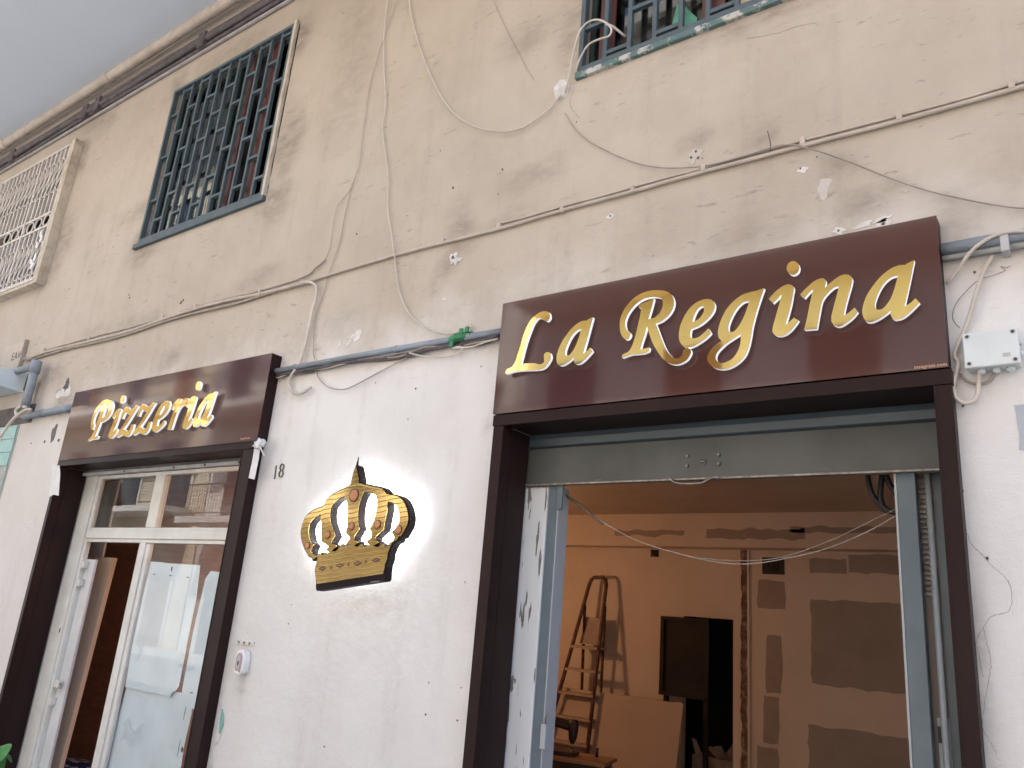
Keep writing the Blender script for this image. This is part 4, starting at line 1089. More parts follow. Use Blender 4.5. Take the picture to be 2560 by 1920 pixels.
# ------------------------------------------------------------------ posts in the open doorway
def posts():
    p = tag(empty('door_post', (-2.47, .2, 0)), 'door post with peeling white paint and blue-grey steel edge', 'door post')
    box('peeling_board', (-2.565, -2.412), (.19, .25), (0, 2.432), M['peeling'], p, bevel=.004)
    box('steel_angle', (-2.409, -2.352), (.20, .262), (0, 2.438), M['post_blue'], p, bevel=.002)
    box('steel_angle', (-2.350, -2.343), (.20, .30), (0, 2.435), M['post_pale'], p)
    q = (-2.3265, 2.3678)
    box('latch', (q[0] - .02, q[0] + .012), (.185, .199), (q[1] - .06, q[1] + .08), M['post_blue'], p, bevel=.002)
    q = (-2.3393, 1.1799)
    l2 = box('lock_keep', (q[0] - .014, q[0] + .016), (.185, .215), (q[1] - .06, q[1] + .055), M['post_pale'], p, bevel=.003)
    tube('pin', [(q[0] + .004, .20, q[1] + .05), (q[0] + .004, .20, q[1] + .10)], .004, M['steel_worn'], l2, 6)
    g = tag(empty('shutter_guide', (-.5, .2, 0)), 'blue-grey steel shutter guide on the far side of the open door', 'shutter guide')
    xa, xb = (-0.6626, 2.1801)[0], (-0.5912, 2.1805)[0]
    box('guide_post', (xa, xb), (.20, .26), (0, 2.50), M['post_blue'], g, bevel=.003)
    box('guide_lip', (xa - .010, xa - .001), (.20, .30), (0, 2.49), M['post_pale'], g)
    xr = (-0.5549, 2.0924)[0]
    tube('rod', [(xr, .262, 0), (xr, .262, 2.47)], .0125, M['post_pale'], g, 10)
    xw = (-0.59, 2.0983)[0]
    # toothed rack behind the rod
    bm = bmesh.new()
    bm_box(bm, xw - .02, xw + .05, .31, .33, 0.0, 2.48)
    from_bm('rack_strip', bm, M['room_board'], g)
    z = 1.95
    k = 0
    while z < 2.45:
        box('rack_tooth', (xw - .018, xw + .022), (.298, .309), (z, z + .012), M['steel_worn'], g)
        z += .021; k += 1
    box('inner_panel', (xr + .016, -.445), (.28, .30), (0, 2.50), M['shutter_blue'], g)
    q = (-0.5611, 1.4269)
    box('switch_plate', (q[0] - .022, q[0] + .012), (.285, .297), (q[1] - .03, q[1] + .03), M['win_green'], g, bevel=.002)
    box('switch_panel', (q[0] - .024, q[0] + .05), (.300, .308), (q[1] - .30, q[1] + .06), M['box_metal'], g)
posts()

# ------------------------------------------------------------------ glazed door of the small shop
def glazed():
    y = .17
    d = tag(empty('glazed_door', (-6.2, .2, 0)), 'cream framed glazed shop door with transom light under the small sign', 'glazed door')
    fm = M['frame_white']
    # grey shutter edge above with screws
    zt = (-6.371, 2.6959)[1]
    box('shutter_edge', (-7.57, -4.87), (.13, .166), (zt - .016, zt + .010), M['conduit_pale'], d, bevel=.002)
    box('shutter_slat', (-7.57, -4.87), (.140, .160), (zt + .0105, 2.788), M['lintel_dark'], d)
    for q in ((-6.8312, 2.6912), (-6.0628, 2.694), (-5.6263, 2.6905), (-5.181, 2.6901)):
        disc('screw', q[0], zt - .004, .010, .010, .126, .1305, M['iron'], d, 8)
    zhead = zt - .018
    ztr0, ztr1 = (-6.4066, 2.0963)[1], (-6.4506, 2.2047)[1]
    xl0, xl1 = -7.56, (-7.31, 2.1259)[0]
    xm0, xm1 = (-6.4091, 2.1319)[0], (-6.2677, 2.1328)[0]
    xr = -4.875
    box('stile', (xl0, xl1 - .045), (y, y + .06), (0, zhead), fm, d, bevel=.004)
    box('stile', (xl1 - .043, xl1), (y + .012, y + .055), (0, zhead - .001), fm, d, bevel=.004)
    box('transom', (xl1 + .001, xr), (y - .010, y + .05), (ztr0 + .018, ztr1 - .018), fm, d, bevel=.006)
    box('transom', (xl1 + .001, xr), (y + .004, y + .048), (ztr1 - .017, ztr1 + .004), fm, d, bevel=.003)
    box('transom', (xl1 + .001, xr), (y + .002, y + .048), (ztr0 - .012, ztr0 + .017), fm, d, bevel=.003)
    box('head_rail', (xl1 + .001, xr), (y + .006, y + .05), (zhead - .03, zhead), fm, d, bevel=.003)
    xu0, xu1 = (-6.3754, 2.5279)[0], (-6.2324, 2.5238)[0]
    box('mullion', (xu0, xu1), (y + .001, y + .055), (ztr1 + .005, zhead - .031), fm, d, bevel=.004)
    box('mullion', (xm0, xm1 - .05), (y + .001, y + .055), (0, ztr0 - .013), fm, d, bevel=.005)
    box('mullion', (xm1 - .048, xm1), (y + .012, y + .05), (0, ztr0 - .014), fm, d, bevel=.005)
    box('stile', (xr, xr + .012), (y, y + .05), (0, zhead), fm, d)
    gl = M['glass']
    box('pane', (xl1, xu0), (y + .028, y + .032), (ztr1 + .004, zhead - .03), gl, d)
    box('pane', (xu1, xr), (y + .028, y + .032), (ztr1 + .004, zhead - .03), gl, d)
    box('pane', (xm1, xr), (y + .028, y + .032), (0.1, ztr0 - .012), M['glass_low'], d)
    # narrow grey-white side leaf, with hinges and latch cut-outs
    xs0 = xl1 + .001
    sp = box('side_leaf', (xs0, xs0 + .155), (y + .05, y + .075), (0, (-7.2045, 1.9563)[1] - .02), M['leaf_white'], d, bevel=.004)
    box('inner_board', ((-7.967, 2.705)[0], (-7.5476, 2.6907)[0]), (y + .30, y + .32), ((-7.5591, 1.977)[1], 2.70), M['leaf_white'], d)
    for q in ((-7.2823, 1.8847), (-7.2826, 1.7305), (-7.2968, 0.7569)):
        box('hinge', (q[0] - .02, q[0] + .03), (y + .005, y + .048), (q[1] - .03, q[1] + .03), fm, sp, bevel=.003)
    q = (-7.2463, 0.8983)
    bm = bmesh.new(); bm_box(bm, q[0] - .05, q[0] + .03, y + .012, y + .048, q[1] - .03, q[1] + .03)
    from_bm('lock_case', bm, fm, sp)
    tube('lock_spindle', [(q[0] + .02, y + .03, q[1]), (q[0] + .09, y + .00, q[1] + .01), (q[0] + .12, y - .01, q[1] - .02)], .008, M['steel_worn'], sp, 6)
    prism('latch_cut', [blob((-7.3884, 1.3206)[0], (-7.3884, 1.3206)[1], .010, .022, 8, .1, 2)], y - .002, y + .003, M['hole'], sp)
    return d
glazed()
# boards and papers behind the glass
PAP = 'boards taped behind the shop glass'
def board(name, pts, y, label, mat=M['paper'], cat='board', t=.004, group=PAP):
    o = prism(name, [[p[:2] for p in pts]], y, y + t, mat)
    return tag(o, label, cat, group)
b1 = board('taped_board', [(-6.2522,1.9406), (-6.1143,1.9391), (-5.9779,1.9327), (-5.5631,1.9293), (-5.5293,1.6807), (-5.538,1.3571), (-5.5346,1.0656), (-5.5621,1.0307), (-5.6069,1.015), (-5.615,0.982), (-5.8136,0.9862), (-6.0286,0.9841), (-6.2419,0.9831), (-6.2704,1.2978), (-6.2615,1.6438)], .212, 'upper pale blue board taped behind the door glass')
b2 = board('taped_board', [(-5.4244,1.8905), (-5.1604,1.8809), (-5.1111,1.6591), (-5.126,1.2338), (-5.1902,0.919), (-5.3287,0.9375), (-5.4869,0.9441), (-5.5018,1.0691), (-5.5013,1.4373), (-5.4748,1.8317)], .222, 'narrow pale blue board taped beside the brown jamb')
b3 = board('taped_board', [(-6.2567,0.987), (-5.8478,0.9875), (-5.6319,1.0226), (-5.3727,1.0202), (-5.3496,0.9088), (-5.3642,0.6926), (-5.3556,0.5338), (-6.3036,0.3806), (-6.3031,0.6659)], .232, 'lower pale blue board with a small round hole behind the glass')
def mark(par, q, rx, rz, y): disc('mark', q[0], q[1], rx, rz, y - .0012, y - .0001, M['iron'], par, 12)
mark(b1, (-5.9294, 1.8907), .010, .020, .212)
for q in ((-6.161, 1.8423), (-5.9258, 1.8394), (-5.6894, 1.8346)): mark(b1, q, .022, .0035, .212)
mark(b3, (-5.3784, 0.6623), .014, .018, .232)
mark(b3, (-5.4216, 0.6639), .003, .06, .232)
mark(b3, (-5.4306, 0.8965), .003, .05, .232)
mark(b2, (-5.3787, 1.0374), .022, .0035, .222)
# crumpled clear tape on the inside of the glass
def crumple(cx, cz, w, h, y, seed, label):
    r = random.Random(seed)
    n, m_ = 9, 6
    V, F = [], []
    for j in range(m_):
        for i in range(n):
            V.append((cx + (i / (n - 1) - .5) * w + r.uniform(-.4, .4) * w / n, y + r.uniform(-.008, .004), cz + (j / (m_ - 1) - .5) * h + r.uniform(-.4, .4) * h / m_ + .25 * h * math.sin(i)))
    for j in range(m_ - 1):
        for i in range(n - 1):
            a = j * n + i
            F.append((a, a + 1, a + n + 1, a + n))
    o = mesh('clear_tape', V, F, M['film'])
    return tag(o, label, 'tape', 'clear tape on the door glass')
crumple(*(-5.983, 0.6792), .26, .13, .192, 3, 'crumpled clear tape low on the door glass')
crumple(*(-5.4567, 1.2017), .20, .03, .194, 4, 'strip of clear tape bridging the gap between two pale boards')
crumple(*(-5.174, 0.6637), .16, .16, .194, 5, 'crumpled clear film in the lower corner beside the brown jamb')
crumple(*(-6.1297, 1.251), .10, .09, .194, 6, 'small curl of clear tape at the middle of the upper board')
# plank, bag and rough wall inside the small shop
def inside_left():
    a, b = (-7.5684, 1.9712), (-7.2413, 1.9642)
    c, e = (-6.9032, 0.2978), (-6.6811, 0.3333)
    V = [(a[0], .42, a[1]), (b[0], .42, a[1]), (b[0] + .02, .34, 0.02), (a[0] + .02, .34, 0.02)]
    V = [Vector(v) for v in V] + [Vector(v) + Vector((-.02, .05, 0)) for v in V]
    o = mesh('leaning_plank', V, [(0, 3, 2, 1), (4, 5, 6, 7), (0, 1, 5, 4), (1, 2, 6, 5), (2, 3, 7, 6), (3, 0, 4, 7)], M['wood_pale'])
    tag(o, 'pale wooden plank leaning inside the glazed shop door', 'plank')
    bm = bmesh.new()
    bmesh.ops.create_uvsphere(bm, u_segments=20, v_segments=12, radius=1)
    q = (-8.117, 0.0591)
    for v in bm.verts:
        k = 1 + .18 * noise.noise(v.co * 2.5)
        v.co = Vector((q[0] + v.co.x * .42 * k, .9 + v.co.y * .30 * k, q[1] / 2 + v.co.z * (q[1] / 2 + .06) * k))
    tag(from_bm('printed_bag', bm, M['blue_bag'], None, True), 'blue and white printed bag on the floor of the glazed shop', 'bag')
    tag(box('partition_wall', (-9.2, -4.4), (1.25, 1.37), (0.0, 3.01), M['terracotta']), kind='structure')
inside_left()

# ------------------------------------------------------------------ the room behind the open door
YB = 5.0
tag(box('room_floor', (-9.3, 0.4), (WALL_T + .004, YB + 1.6), (-.06, 0.0), M['room_floor']), kind='structure')
tag(box('room_ceiling', (-9.3, 0.4), (WALL_T + .004, YB + 1.6), (3.02, 3.30), M['room_ceiling']), kind='structure')
bx0, bx1 = (-3.7515, 1.6856)[0], (-3.194, 1.7292)[0]
bz = (-3.4277, 1.9352)[1]
rw = tag(empty('room_back_wall', (-4, YB, 0)), kind='structure')
box('wall_panel', (-9.3, bx0), (YB, YB + .1), (0, 3.02), M['room_wall'], rw)
box('wall_panel', (bx1, 0.4), (YB, YB + .1), (0, 3.02), M['room_wall'], rw)
box('wall_panel', (bx0, bx1), (YB, YB + .1), (bz, 3.02), M['room_wall'], rw)
for n_, (a, b) in (('side_wall', (-9.4, -9.304)), ('side_wall', (0.404, 0.5))):
    tag(box('room_side_wall', (a, b), (WALL_T + .004, YB + 1.6), (0, 3.3), M['room_wall']), kind='structure')
bm = bmesh.new()
bm_box(bm, bx0 - .5, bx1 + .6, YB + .102, YB + 1.5, 0.0, 3.0)
for f in list(bm.faces):
    if f.calc_center_median().y < YB + .11: bm.faces.remove(f)
from_bm('dark_passage', bm, M['room_dark'], rw)
# cornice beam along the back wall
box('beam', (-9.3, 0.4), (YB - .22, YB - .002), ((-5.2664, 2.657)[1], 3.018), M['room_wall'], rw)
def rpatch(pts, t=.004, y=YB, mat=M['room_board'], name='plaster_field'):
    prism(name, [pts], y - t, y - .0003, mat, rw)
def zrect(x0, y0, x1, y1, seed, yy=YB, amp=.018):
    pass
P4 = lambda a, b, seed, amp=.016: rough_rect(a[0], b[0], b[1], a[1], amp, .05, seed)
rpatch(P4((-2.3991, 2.1827), (-1.4838, 1.3829), 1))
rpatch(P4((-2.3936, 2.5808), (-2.0464, 2.438), 2))
rpatch(P4((-2.0175, 2.627), (-1.4741, 2.4569), 3))
rpatch(P4((-2.9306, 2.345), (-2.6527, 2.0704), 4))
rpatch(P4((-2.846, 1.8065), (-2.6968, 1.2582), 5))
rpatch(P4((-2.8832, 1.2224), (-2.7265, 0.8), 6))
rpatch(P4((-2.9416, 0.7545), (-2.7478, 0.3698), 7))
rpatch(P4((-2.4521, 1.0123), (-1.5031, 0.2216), 8))
yb2 = YB - .22
for a, b, s in (((-3.4189, 2.847), (-2.3791, 2.7476), 9), ((-2.5306, 2.8714), (-1.5209, 2.8053), 10), ((-4.529, 2.8369), (-3.6598, 2.7791), 11)):
    rpatch(rough_rect(a[0], b[0], b[1], a[1], .02, .05, s), .003, yb2)
# chased strip where the old pilaster was cut away
xa = (-3.0751, 2.4039)[0]
rpatch(rough_rect(xa - .035, xa + .035, 0.0, (-3.0745, 2.7212)[1], .016, .03, 12), .006, YB, M['chase'], 'chased_strip')
box('strip_edge', (xa + .038, xa + .06), (YB - .02, YB - .001), (0, (-3.0745, 2.7212)[1]), M['room_wall'], rw)
# lower dado left raw
box('raw_dado', (-9.3, (-4.0536, 1.0831)[0]), (YB - .006, YB - .001), (0.0, (-4.6887, 1.0399)[1]), M['room_board'], rw)
def socket(q, w, h, label):
    s = tag(empty('electrical_box', (q[0], YB, q[1])), label, 'electrical box', 'open electrical boxes in the back wall')
    box('recess', (q[0] - w, q[0] + w), (YB - .008, YB - .001), (q[1] - h, q[1] + h), M['black'], s)
    for k in range(3):
        tube('wire', smooth3([(q[0] - w * .6 + k * w * .5, YB - .01, q[1] + h * .5), (q[0] + (k - 1) * w * .4, YB - .03, q[1] - h * .2), (q[0] + w * .5 - k * w * .3, YB - .012, q[1] - h * .6)], 4), .006, M['iron'], s, 5)
socket((-2.7659, 2.4979), .115, .085, 'larger open electrical box on the back wall beside the chased strip')
socket((-4.1173, 2.6037), .050, .042, 'small open electrical box on the back wall above the dark board')
# dark board hung beside the passage
def dark_board():
    a, b = (-3.9607, 1.9171), (-3.4129, 1.1125)
    o = tag(empty('dark_board', ((a[0] + b[0]) / 2, 4.9, b[1])), 'large dark framed board hung beside the black passage', 'board')
    box('panel', (a[0], b[0]), (4.90, 4.92), (b[1], a[1]), M['room_dark'], o)
    fr = M['room_dark']
    bar('frame', (a[0] + .02, 4.895, b[1]), (a[0] + .02, 4.895, a[1]), .04, .05, fr, o); bar('frame', (b[0] - .02, 4.895, b[1]), (b[0] - .02, 4.895, a[1]), .04, .05, fr, o)
    bar('frame', (a[0], 4.893, a[1] - .02), (b[0], 4.893, a[1] - .02), .04, .05, fr, o); bar('frame', (a[0], 4.893, b[1] + .02), (b[0], 4.893, b[1] + .02), .04, .05, fr, o)
    for x in (a[0] + .05, b[0] - .05):
        bar('strut', (x, 4.95, b[1]), (x, 4.95, 0.0), .04, .05, fr, o)
dark_board()
# plasterboard sheet leaning low against the wall
def sheet_leaning():
    top = (-4.0922, 1.0643)
    xr = (-3.604, 1.0638)[0]
    V = [(-5.35, 4.45, 0.0), (xr, 4.45, 0.0), (xr, 4.70, top[1]), (-5.35, 4.70, top[1])]
    V = [Vector(v) for v in V] + [Vector(v) + Vector((0, .013, .002)) for v in V]
    o = mesh('plasterboard_sheet', V, [(0, 1, 2, 3), (7, 6, 5, 4), (1, 0, 4, 5), (2, 1, 5, 6), (3, 2, 6, 7), (0, 3, 7, 4)], M['sheet'])
    tag(o, 'plasterboard sheet leaning against the back wall behind the ladder', 'plasterboard')
sheet_leaning()
# step ladder
def ladder():
    l = tag(empty('step_ladder', (-4.7, 4.3, 0)), 'tall rusty step ladder standing open in front of the back wall', 'ladder')
    m = M['ladder']
    yt = 4.84
    tl, tr_ = (-4.8533, 2.2586), (-4.6365, 2.2667)
    # front rails run straight from the hand loop to the floor
    sl, sr = (-5, 1.1982), (-4.5909, 0.9554)
    def down(t, s, ys):
        k = (t[1] - 0.0) / (t[1] - s[1])
        return (t[0] + (s[0] - t[0]) * k, yt + (ys - yt) * k)
    bl, br = down(tl, sl, 4.62), down(tr_, sr, 4.58)
    P = lambda t, b, z: Vector((t[0] + (b[0] - t[0]) * (1 - z / t[1]), yt + (b[1] - yt) * (1 - z / t[1]), z))
    loop = [P(tl, bl, 0.01), P(tl, bl, tl[1] - .05), Vector((tl[0] + .015, yt, tl[1] + .01)), Vector((tl[0] + .05, yt, tl[1] + .035)), Vector(((tl[0] + tr_[0]) / 2, yt, tl[1] + .038)),
            Vector((tr_[0] - .05, yt, tr_[1] + .035)), Vector((tr_[0] - .015, yt, tr_[1] + .01)), P(tr_, br, tr_[1] - .05), P(tr_, br, 0.01)]
    tube('front_rail', loop, .022, m, l, 8)
    zp = (-4.7459, 1.5281)[1]
    for t, b, s in ((tl, bl, 1), (tr_, br, -1)):
        a = P(t, b, zp + .45)
        e = Vector((a.x + .02 * s - .05, 4.93, 0.01))
        tube('rear_leg', [a + Vector((0, .03, 0)), e], .017, m, l, 6)
    for zz in (.35, .85):
        f = lambda t, b: P(t, b, zz)
        A = Vector((P(tl, bl, zp + .45).x - .03, 4.86 + .05 * (1 - zz), zz)); B = Vector((P(tr_, br, zp + .45).x - .07, 4.86 + .05 * (1 - zz), zz))
        tube('rear_brace', [A, B], .010, m, l, 6)
    z = zp
    k = 0
    while z > .15:
        A, B = P(tl, bl, z), P(tr_, br, z)
        dep = .09 if k else .17
        V = [A + Vector((0, -dep * .3, 0)), B + Vector((0, -dep * .3, 0)), B + Vector((0, dep, 0)), A + Vector((0, dep, 0))]
        V = V + [v - Vector((0, 0, .028)) for v in V]
        mesh('tread', V, [(0, 1, 2, 3), (7, 6, 5, 4), (1, 0, 4, 5), (2, 1, 5, 6), (3, 2, 6, 7), (0, 3, 7, 4)], M['ladder_step'], l)
        z -= .245; k += 1
    A, B = P(tl, bl, zp + .02), P(tr_, br, zp + .02)
    V = [A + Vector((.03, .10, 0)), B + Vector((-.03, .10, 0)), B + Vector((-.03, .16, .30)), A + Vector((.06, .16, .30))]
    V = V + [v + Vector((0, .02, 0)) for v in V]
    mesh('tool_tray', V, [(0, 1, 2, 3), (7, 6, 5, 4), (1, 0, 4, 5), (2, 1, 5, 6), (3, 2, 6, 7), (0, 3, 7, 4)], M['ladder_step'], l)
ladder()
# sewing machine on its treadle table
def sewing():
    yv = 2.62
    org = Vector((-3.31, 2.50, 0.725))
    R_ = Matrix.Rotation(math.radians(14), 3, 'Z')
    def L2(x, y, z): return R_ @ Vector((x, y, z)) + org
    t = tag(empty('sewing_table', (-3.7, 2.7, 0)), 'low treadle table with wooden top and black iron frame', 'table')
    def lbox(name, x, y, z, mat, par, bev=.003):
        M4 = Matrix.Translation(org) @ R_.to_4x4()
        return box(name, x, y, z, mat, par, bev, M4)
    lbox('table_top', (-1.0, .04), (-.02, .40), (-.025, 0), M['wood_table'], t)
    lbox('apron', (-.97, -.02), (.01, .035), (-.15, -.027), M['iron'], t)
    lbox('apron', (-.025, .005), (.02, .37), (-.15, -.027), M['iron'], t)
    for x in (-.95, -.06):
        for y in (.05, .33):
            lbox('leg', (x, x + .045), (y, y + .045), (-.72, -.152), M['iron'], t)
    lbox('footboard', (-.70, -.30), (.12, .30), (-.62, -.60), M['iron'], t)
    for k in range(5):
        lbox('cast_scroll', (-.88 + k * .05, -.862 + k * .05), (.04, .06), (-.152 - .03 - .03 * ((k * 7) % 3), -.151), M['iron'], t, 0)
    s = tag(empty('sewing_machine', tuple(L2(.06-.45, .15, 0))), 'old black sewing machine standing on the treadle table', 'sewing machine')
    lbox('bed', (-.74, -.24), (.09, .25), (.002, .03), M['iron'], s)
    # pillar, arm and head as one curved casting
    pts = [L2(.06-.72, .17, .02), L2(.06-.72, .17, .10), L2(.06-.715, .17, .20), L2(.06-.66, .17, .245), L2(.06-.56, .17, .245), L2(.06-.44, .17, .23), L2(.06-.37, .17, .215)]
    tube('arm', smooth3(pts, 4), [.06, .058, .056, .054, .053, .052, .051, .05, .05, .05, .05, .048, .046, .045, .044, .043, .042, .041, .04, .039, .038, .038, .037, .036, .035], M['iron'], s, 10)
    tube('head', smooth3([L2(.06-.335, .17, .27), L2(.06-.335, .17, .20), L2(.06-.338, .17, .13), L2(.06-.34, .17, .09)], 4), [.026, .036, .04, .041, .041, .040, .038, .036, .034, .030, .026, .022, .018], M['iron'], s, 10)
    tube('needle_bar', [L2(.06-.34, .17, .095), L2(.06-.34, .17, .035)], .008, M['steel_worn'], s, 6)
    tube('presser_foot', [L2(.06-.34, .17, .04), L2(.06-.33, .155, .018)], .010, M['steel_worn'], s, 6)
    tube('hand_wheel', [tuple(L2(.06-.80, .17 + .07 * math.cos(a), .20 + .07 * math.sin(a))) for a in [2*math.pi*i/18 for i in range(18)]], .014, M['iron'], s, 6, True)
    tube('spool_pin', [L2(.06-.55, .17, .28), L2(.06-.55, .17, .34)], .004, M['steel_worn'], s, 5)
    b = tag(tube('thread_spool', [L2(.06-.16, .28, .002), L2(.06-.16, .28, .07)], .013, M['iron']), 'thin dark spool standing at the back of the treadle table', 'spool')
sewing()
# cardboard rubble in the passage
def rubble():
    q = (-3.4703, 0.5937)
    o = tag(empty('torn_carton', (q[0], 5.3, 0)), 'torn cardboard carton standing in the dark passage', 'carton')
    box('carton_body', (q[0] - .25, q[0] + .22), (5.2, 5.6), (0, q[1] - .05), M['cardboard'], o, bevel=.01)
    r = random.Random(5)
    for k in range(6):
        a = Vector((q[0] + r.uniform(-.22, .2), 5.2 + r.uniform(-.03, .2), q[1] - .05))
        e = a + Vector((r.uniform(-.15, .15), r.uniform(-.1, .05), r.uniform(.06, .18)))
        s = Vector((r.uniform(.06, .14), r.uniform(-.05, .05), r.uniform(-.03, .03)))
        V = [a, a + s, e + s * .6, e]
        V = V + [v + Vector((0, .006, 0)) for v in V]
        mesh('torn_flap', V, [(0, 1, 2, 3), (7, 6, 5, 4), (1, 0, 4, 5), (2, 1, 5, 6), (3, 2, 6, 7), (0, 3, 7, 4)], M['cardboard'], o)
rubble()
# warm work lamp that lights the room, out of sight behind the left jamb
def lamp(p, watts, label):
    p = Vector(p)
    o = tag(empty('work_lamp', (p.x, p.y, 0)), label, 'lamp')
    tube('stand', [(p.x, p.y, 0.0), (p.x, p.y, p.z - .10)], .014, M['iron'], o, 8)
    for a in (0, 2.1, 4.2):
        tube('leg', [(p.x, p.y, .35), (p.x + .35 * math.cos(a), p.y + .35 * math.sin(a), 0.01)], .010, M['iron'], o, 6)
    tube('socket', [(p.x, p.y, p.z - .10), (p.x, p.y, p.z - .045)], .022, M['black'], o, 10)
    bm = bmesh.new()
    bmesh.ops.create_uvsphere(bm, u_segments=14, v_segments=10, radius=.04)
    bmesh.ops.translate(bm, vec=p, verts=bm.verts[:])
    from_bm('bulb', bm, M['bulb'], o, True)
    ld = bpy.data.lights.new('bulb_light', 'POINT')
    ld.energy = watts
    ld.color = (1.0, 0.52, 0.25)
    ld.shadow_soft_size = .10
    lo = bpy.data.objects.new('bulb_light', ld)
    C.objects.link(lo)
    lo.parent = o
    lo.matrix_parent_inverse = Matrix.Translation(-Vector((p.x, p.y, 0)))
    lo.location = p + Vector((.0, .0, .16))
M['bulb'] = pm('warm_bulb', (0.9, 0.8, 0.6), None, 0.3, emit=(1.0, 0.55, 0.22), estr=12.0)
lamp((-5.7, 2.55, 1.95), 10.5, 'warm bare bulb work lamp on a thin stand inside the larger shop')
lamp((-5.15, .80, 2.0), 3.5, 'warm bare bulb work lamp on a stand behind the glazed door')

# ------------------------------------------------------------------ conduits, cables and boxes on the wall
def thing_tube(name, label, cat, pts, r, mat, sides=8, group=None):
    return tag(tube(name, pts, r, mat, None, sides), label, cat, group)
# long painted conduit across the whole wall with a cable on top
def long_run():
    c = tag(empty('painted_conduit', (-2, -.02, 4.0)), 'thin beige painted conduit running across the wall above the signs', 'conduit')
    main = [(-0.0532,3.9936), (-0.5191,3.9902), (-0.9407,3.9976), (-1.5795,4.0054), (-1.8488,4.0017), (-2.299,4.0049), (-2.7583,3.9965), (-3.2099,4.0059), (-3.6397,4.0119), (-4.3495,3.998), (-4.5015,3.9908)]
    main = [(0.6, main[0][1])] + main
    tube('conduit', path3(main, -.016, 4), .0105, M['cable_paint'], c, 10)
    top = [(-0.051,4.0235), (-0.2853,4.0186), (-0.5186,4.0222), (-0.7989,4.0271), (-1.0154,4.0339), (-1.2473,4.0322), (-1.4532,4.0315), (-1.7505,4.0345), (-2.0375,4.0327), (-2.3051,4.0348), (-2.5687,4.0311), (-2.7673,4.0388)]
    top = [(0.6, top[0][1])] + top
    tube('upper_cable', path3(top, -.009, 4), .0065, M['cable_paint'], c, 6)
    for q in ((-0.0948, 4.0163), (-0.5241, 4.0141), (-0.9485, 4.0225), (-1.4489, 4.0266), (-1.8548, 4.0166), (-2.3095, 4.0106), (-2.7683, 4.0119), (-3.2227, 4.0185)):
        box('clip', (q[0] - .012, q[0] + .012), (-.029, -.001), (q[1] - .022, q[1] + .020), M['cable_paint'], c, bevel=.003)
    w = (-1.0979, 4.0532)
    tube('binding_wire', smooth3([((-1.1124, 4.1274)[0], -.03, (-1.1124, 4.1274)[1]), (w[0], -.034, w[1]), (w[0] - .001, -.034, (-1.0985, 4.0049)[1])], 3), .0030, M['wire_dark'], c, 5)
long_run()
def left_bundle():
    c = tag(empty('wall_cable_bundle', (-7, -.02, 4.0)), 'bundle of painted cables sagging along the wall above the small sign', 'cable')
    a = [(-4.3751,4.1324), (-4.4679,4.0891), (-4.5789,4.0423), (-5.0537,4.025), (-5.9369,4.0451), (-6.4476,4.0207), (-7.1222,4.0154), (-7.7008,4.0243), (-8.6998,4.0202), (-9.04,3.9928), (-9.2959,3.9872)]
    b = [(-4.5119,3.9812), (-5.0441,3.9904), (-5.4915,4.0119), (-5.9282,4.0195), (-6.4417,4.005), (-6.9701,3.9765), (-7.6806,3.9811), (-8.5495,3.9962), (-9.106,3.9803)]
    d = [(-4.5678,3.9959), (-5.0791,3.9771), (-5.4365,3.9681), (-5.9156,3.982), (-6.4329,3.9815), (-7.014,3.9527), (-7.6686,3.9553), (-8.2368,3.97), (-9.0557,3.9562)]
    tube('strand', path3(a, -.018, 4), .008, M['cable_dirty'], c, 6)
    tube('strand', path3(b, -.024, 4), .014, M['cable_paint'], c, 8)
    tube('strand', path3(d, -.018, 4), .011, M['cable_dirty'], c, 7)
    for q in ((-5.0925, 4.0008), (-5.9754, 4.0353), (-6.4666, 4.0165), (-7.7626, 4.008), (-8.7066, 4.0157)):
        box('clip', (q[0] - .011, q[0] + .011), (-.040, -.001), (q[1] - .03, q[1] + .026), M['cable_paint'], c, bevel=.004)
    tube('loop', path3([(-9.1348,3.9664), (-9.0204,3.9903), (-8.9372,3.9705), (-9.0721,3.953)], -.03, 4), .009, M['cable_dirty'], c, 6)
left_bundle()
thing_tube('drop_cable', 'thick cream cable dropping from the bundle to the grey conduit beside the small sign', 'cable', path3([(-4.5902,3.9924), (-4.4798,3.9683), (-4.4081,3.9173), (-4.3932,3.8166), (-4.4073,3.7463), (-4.4135,3.6151), (-4.4243,3.4626), (-4.4449,3.3598), (-4.494,3.2844), (-4.5369,3.2313), (-4.5319,3.1844), (-4.47,3.1204), (-4.3754,3.1084), (-4.285,3.1406)], -.032, 4), .0105, M['cable_white'])
thing_tube('hanging_cable', 'pale cable hanging down the middle of the wall to the green clamp', 'cable',
           path3([((-4.2222, 6.8101)[0], (-4.2222, 6.8101)[1])] + [(-4.1349,6.3603), (-4.1137,6.0506), (-4.0605,5.7375), (-3.9901,5.4291), (-3.9672,5.2838), (-3.9645,5.1614), (-3.9329,5.0045), (-3.8828,4.8579), (-3.822,4.6482), (-3.7788,4.3884), (-3.7109,4.1907), (-3.6492,4.0052), (-3.6106,3.882), (-3.5714,3.7614), (-3.4995,3.6264), (-3.3986,3.5118), (-3.265,3.4217), (-3.1416,3.3686), (-3.0274,3.3543), (-2.9562,3.3685), (-2.8914,3.3784)], -.02, 4), .0046, M['cable_white'], 6)
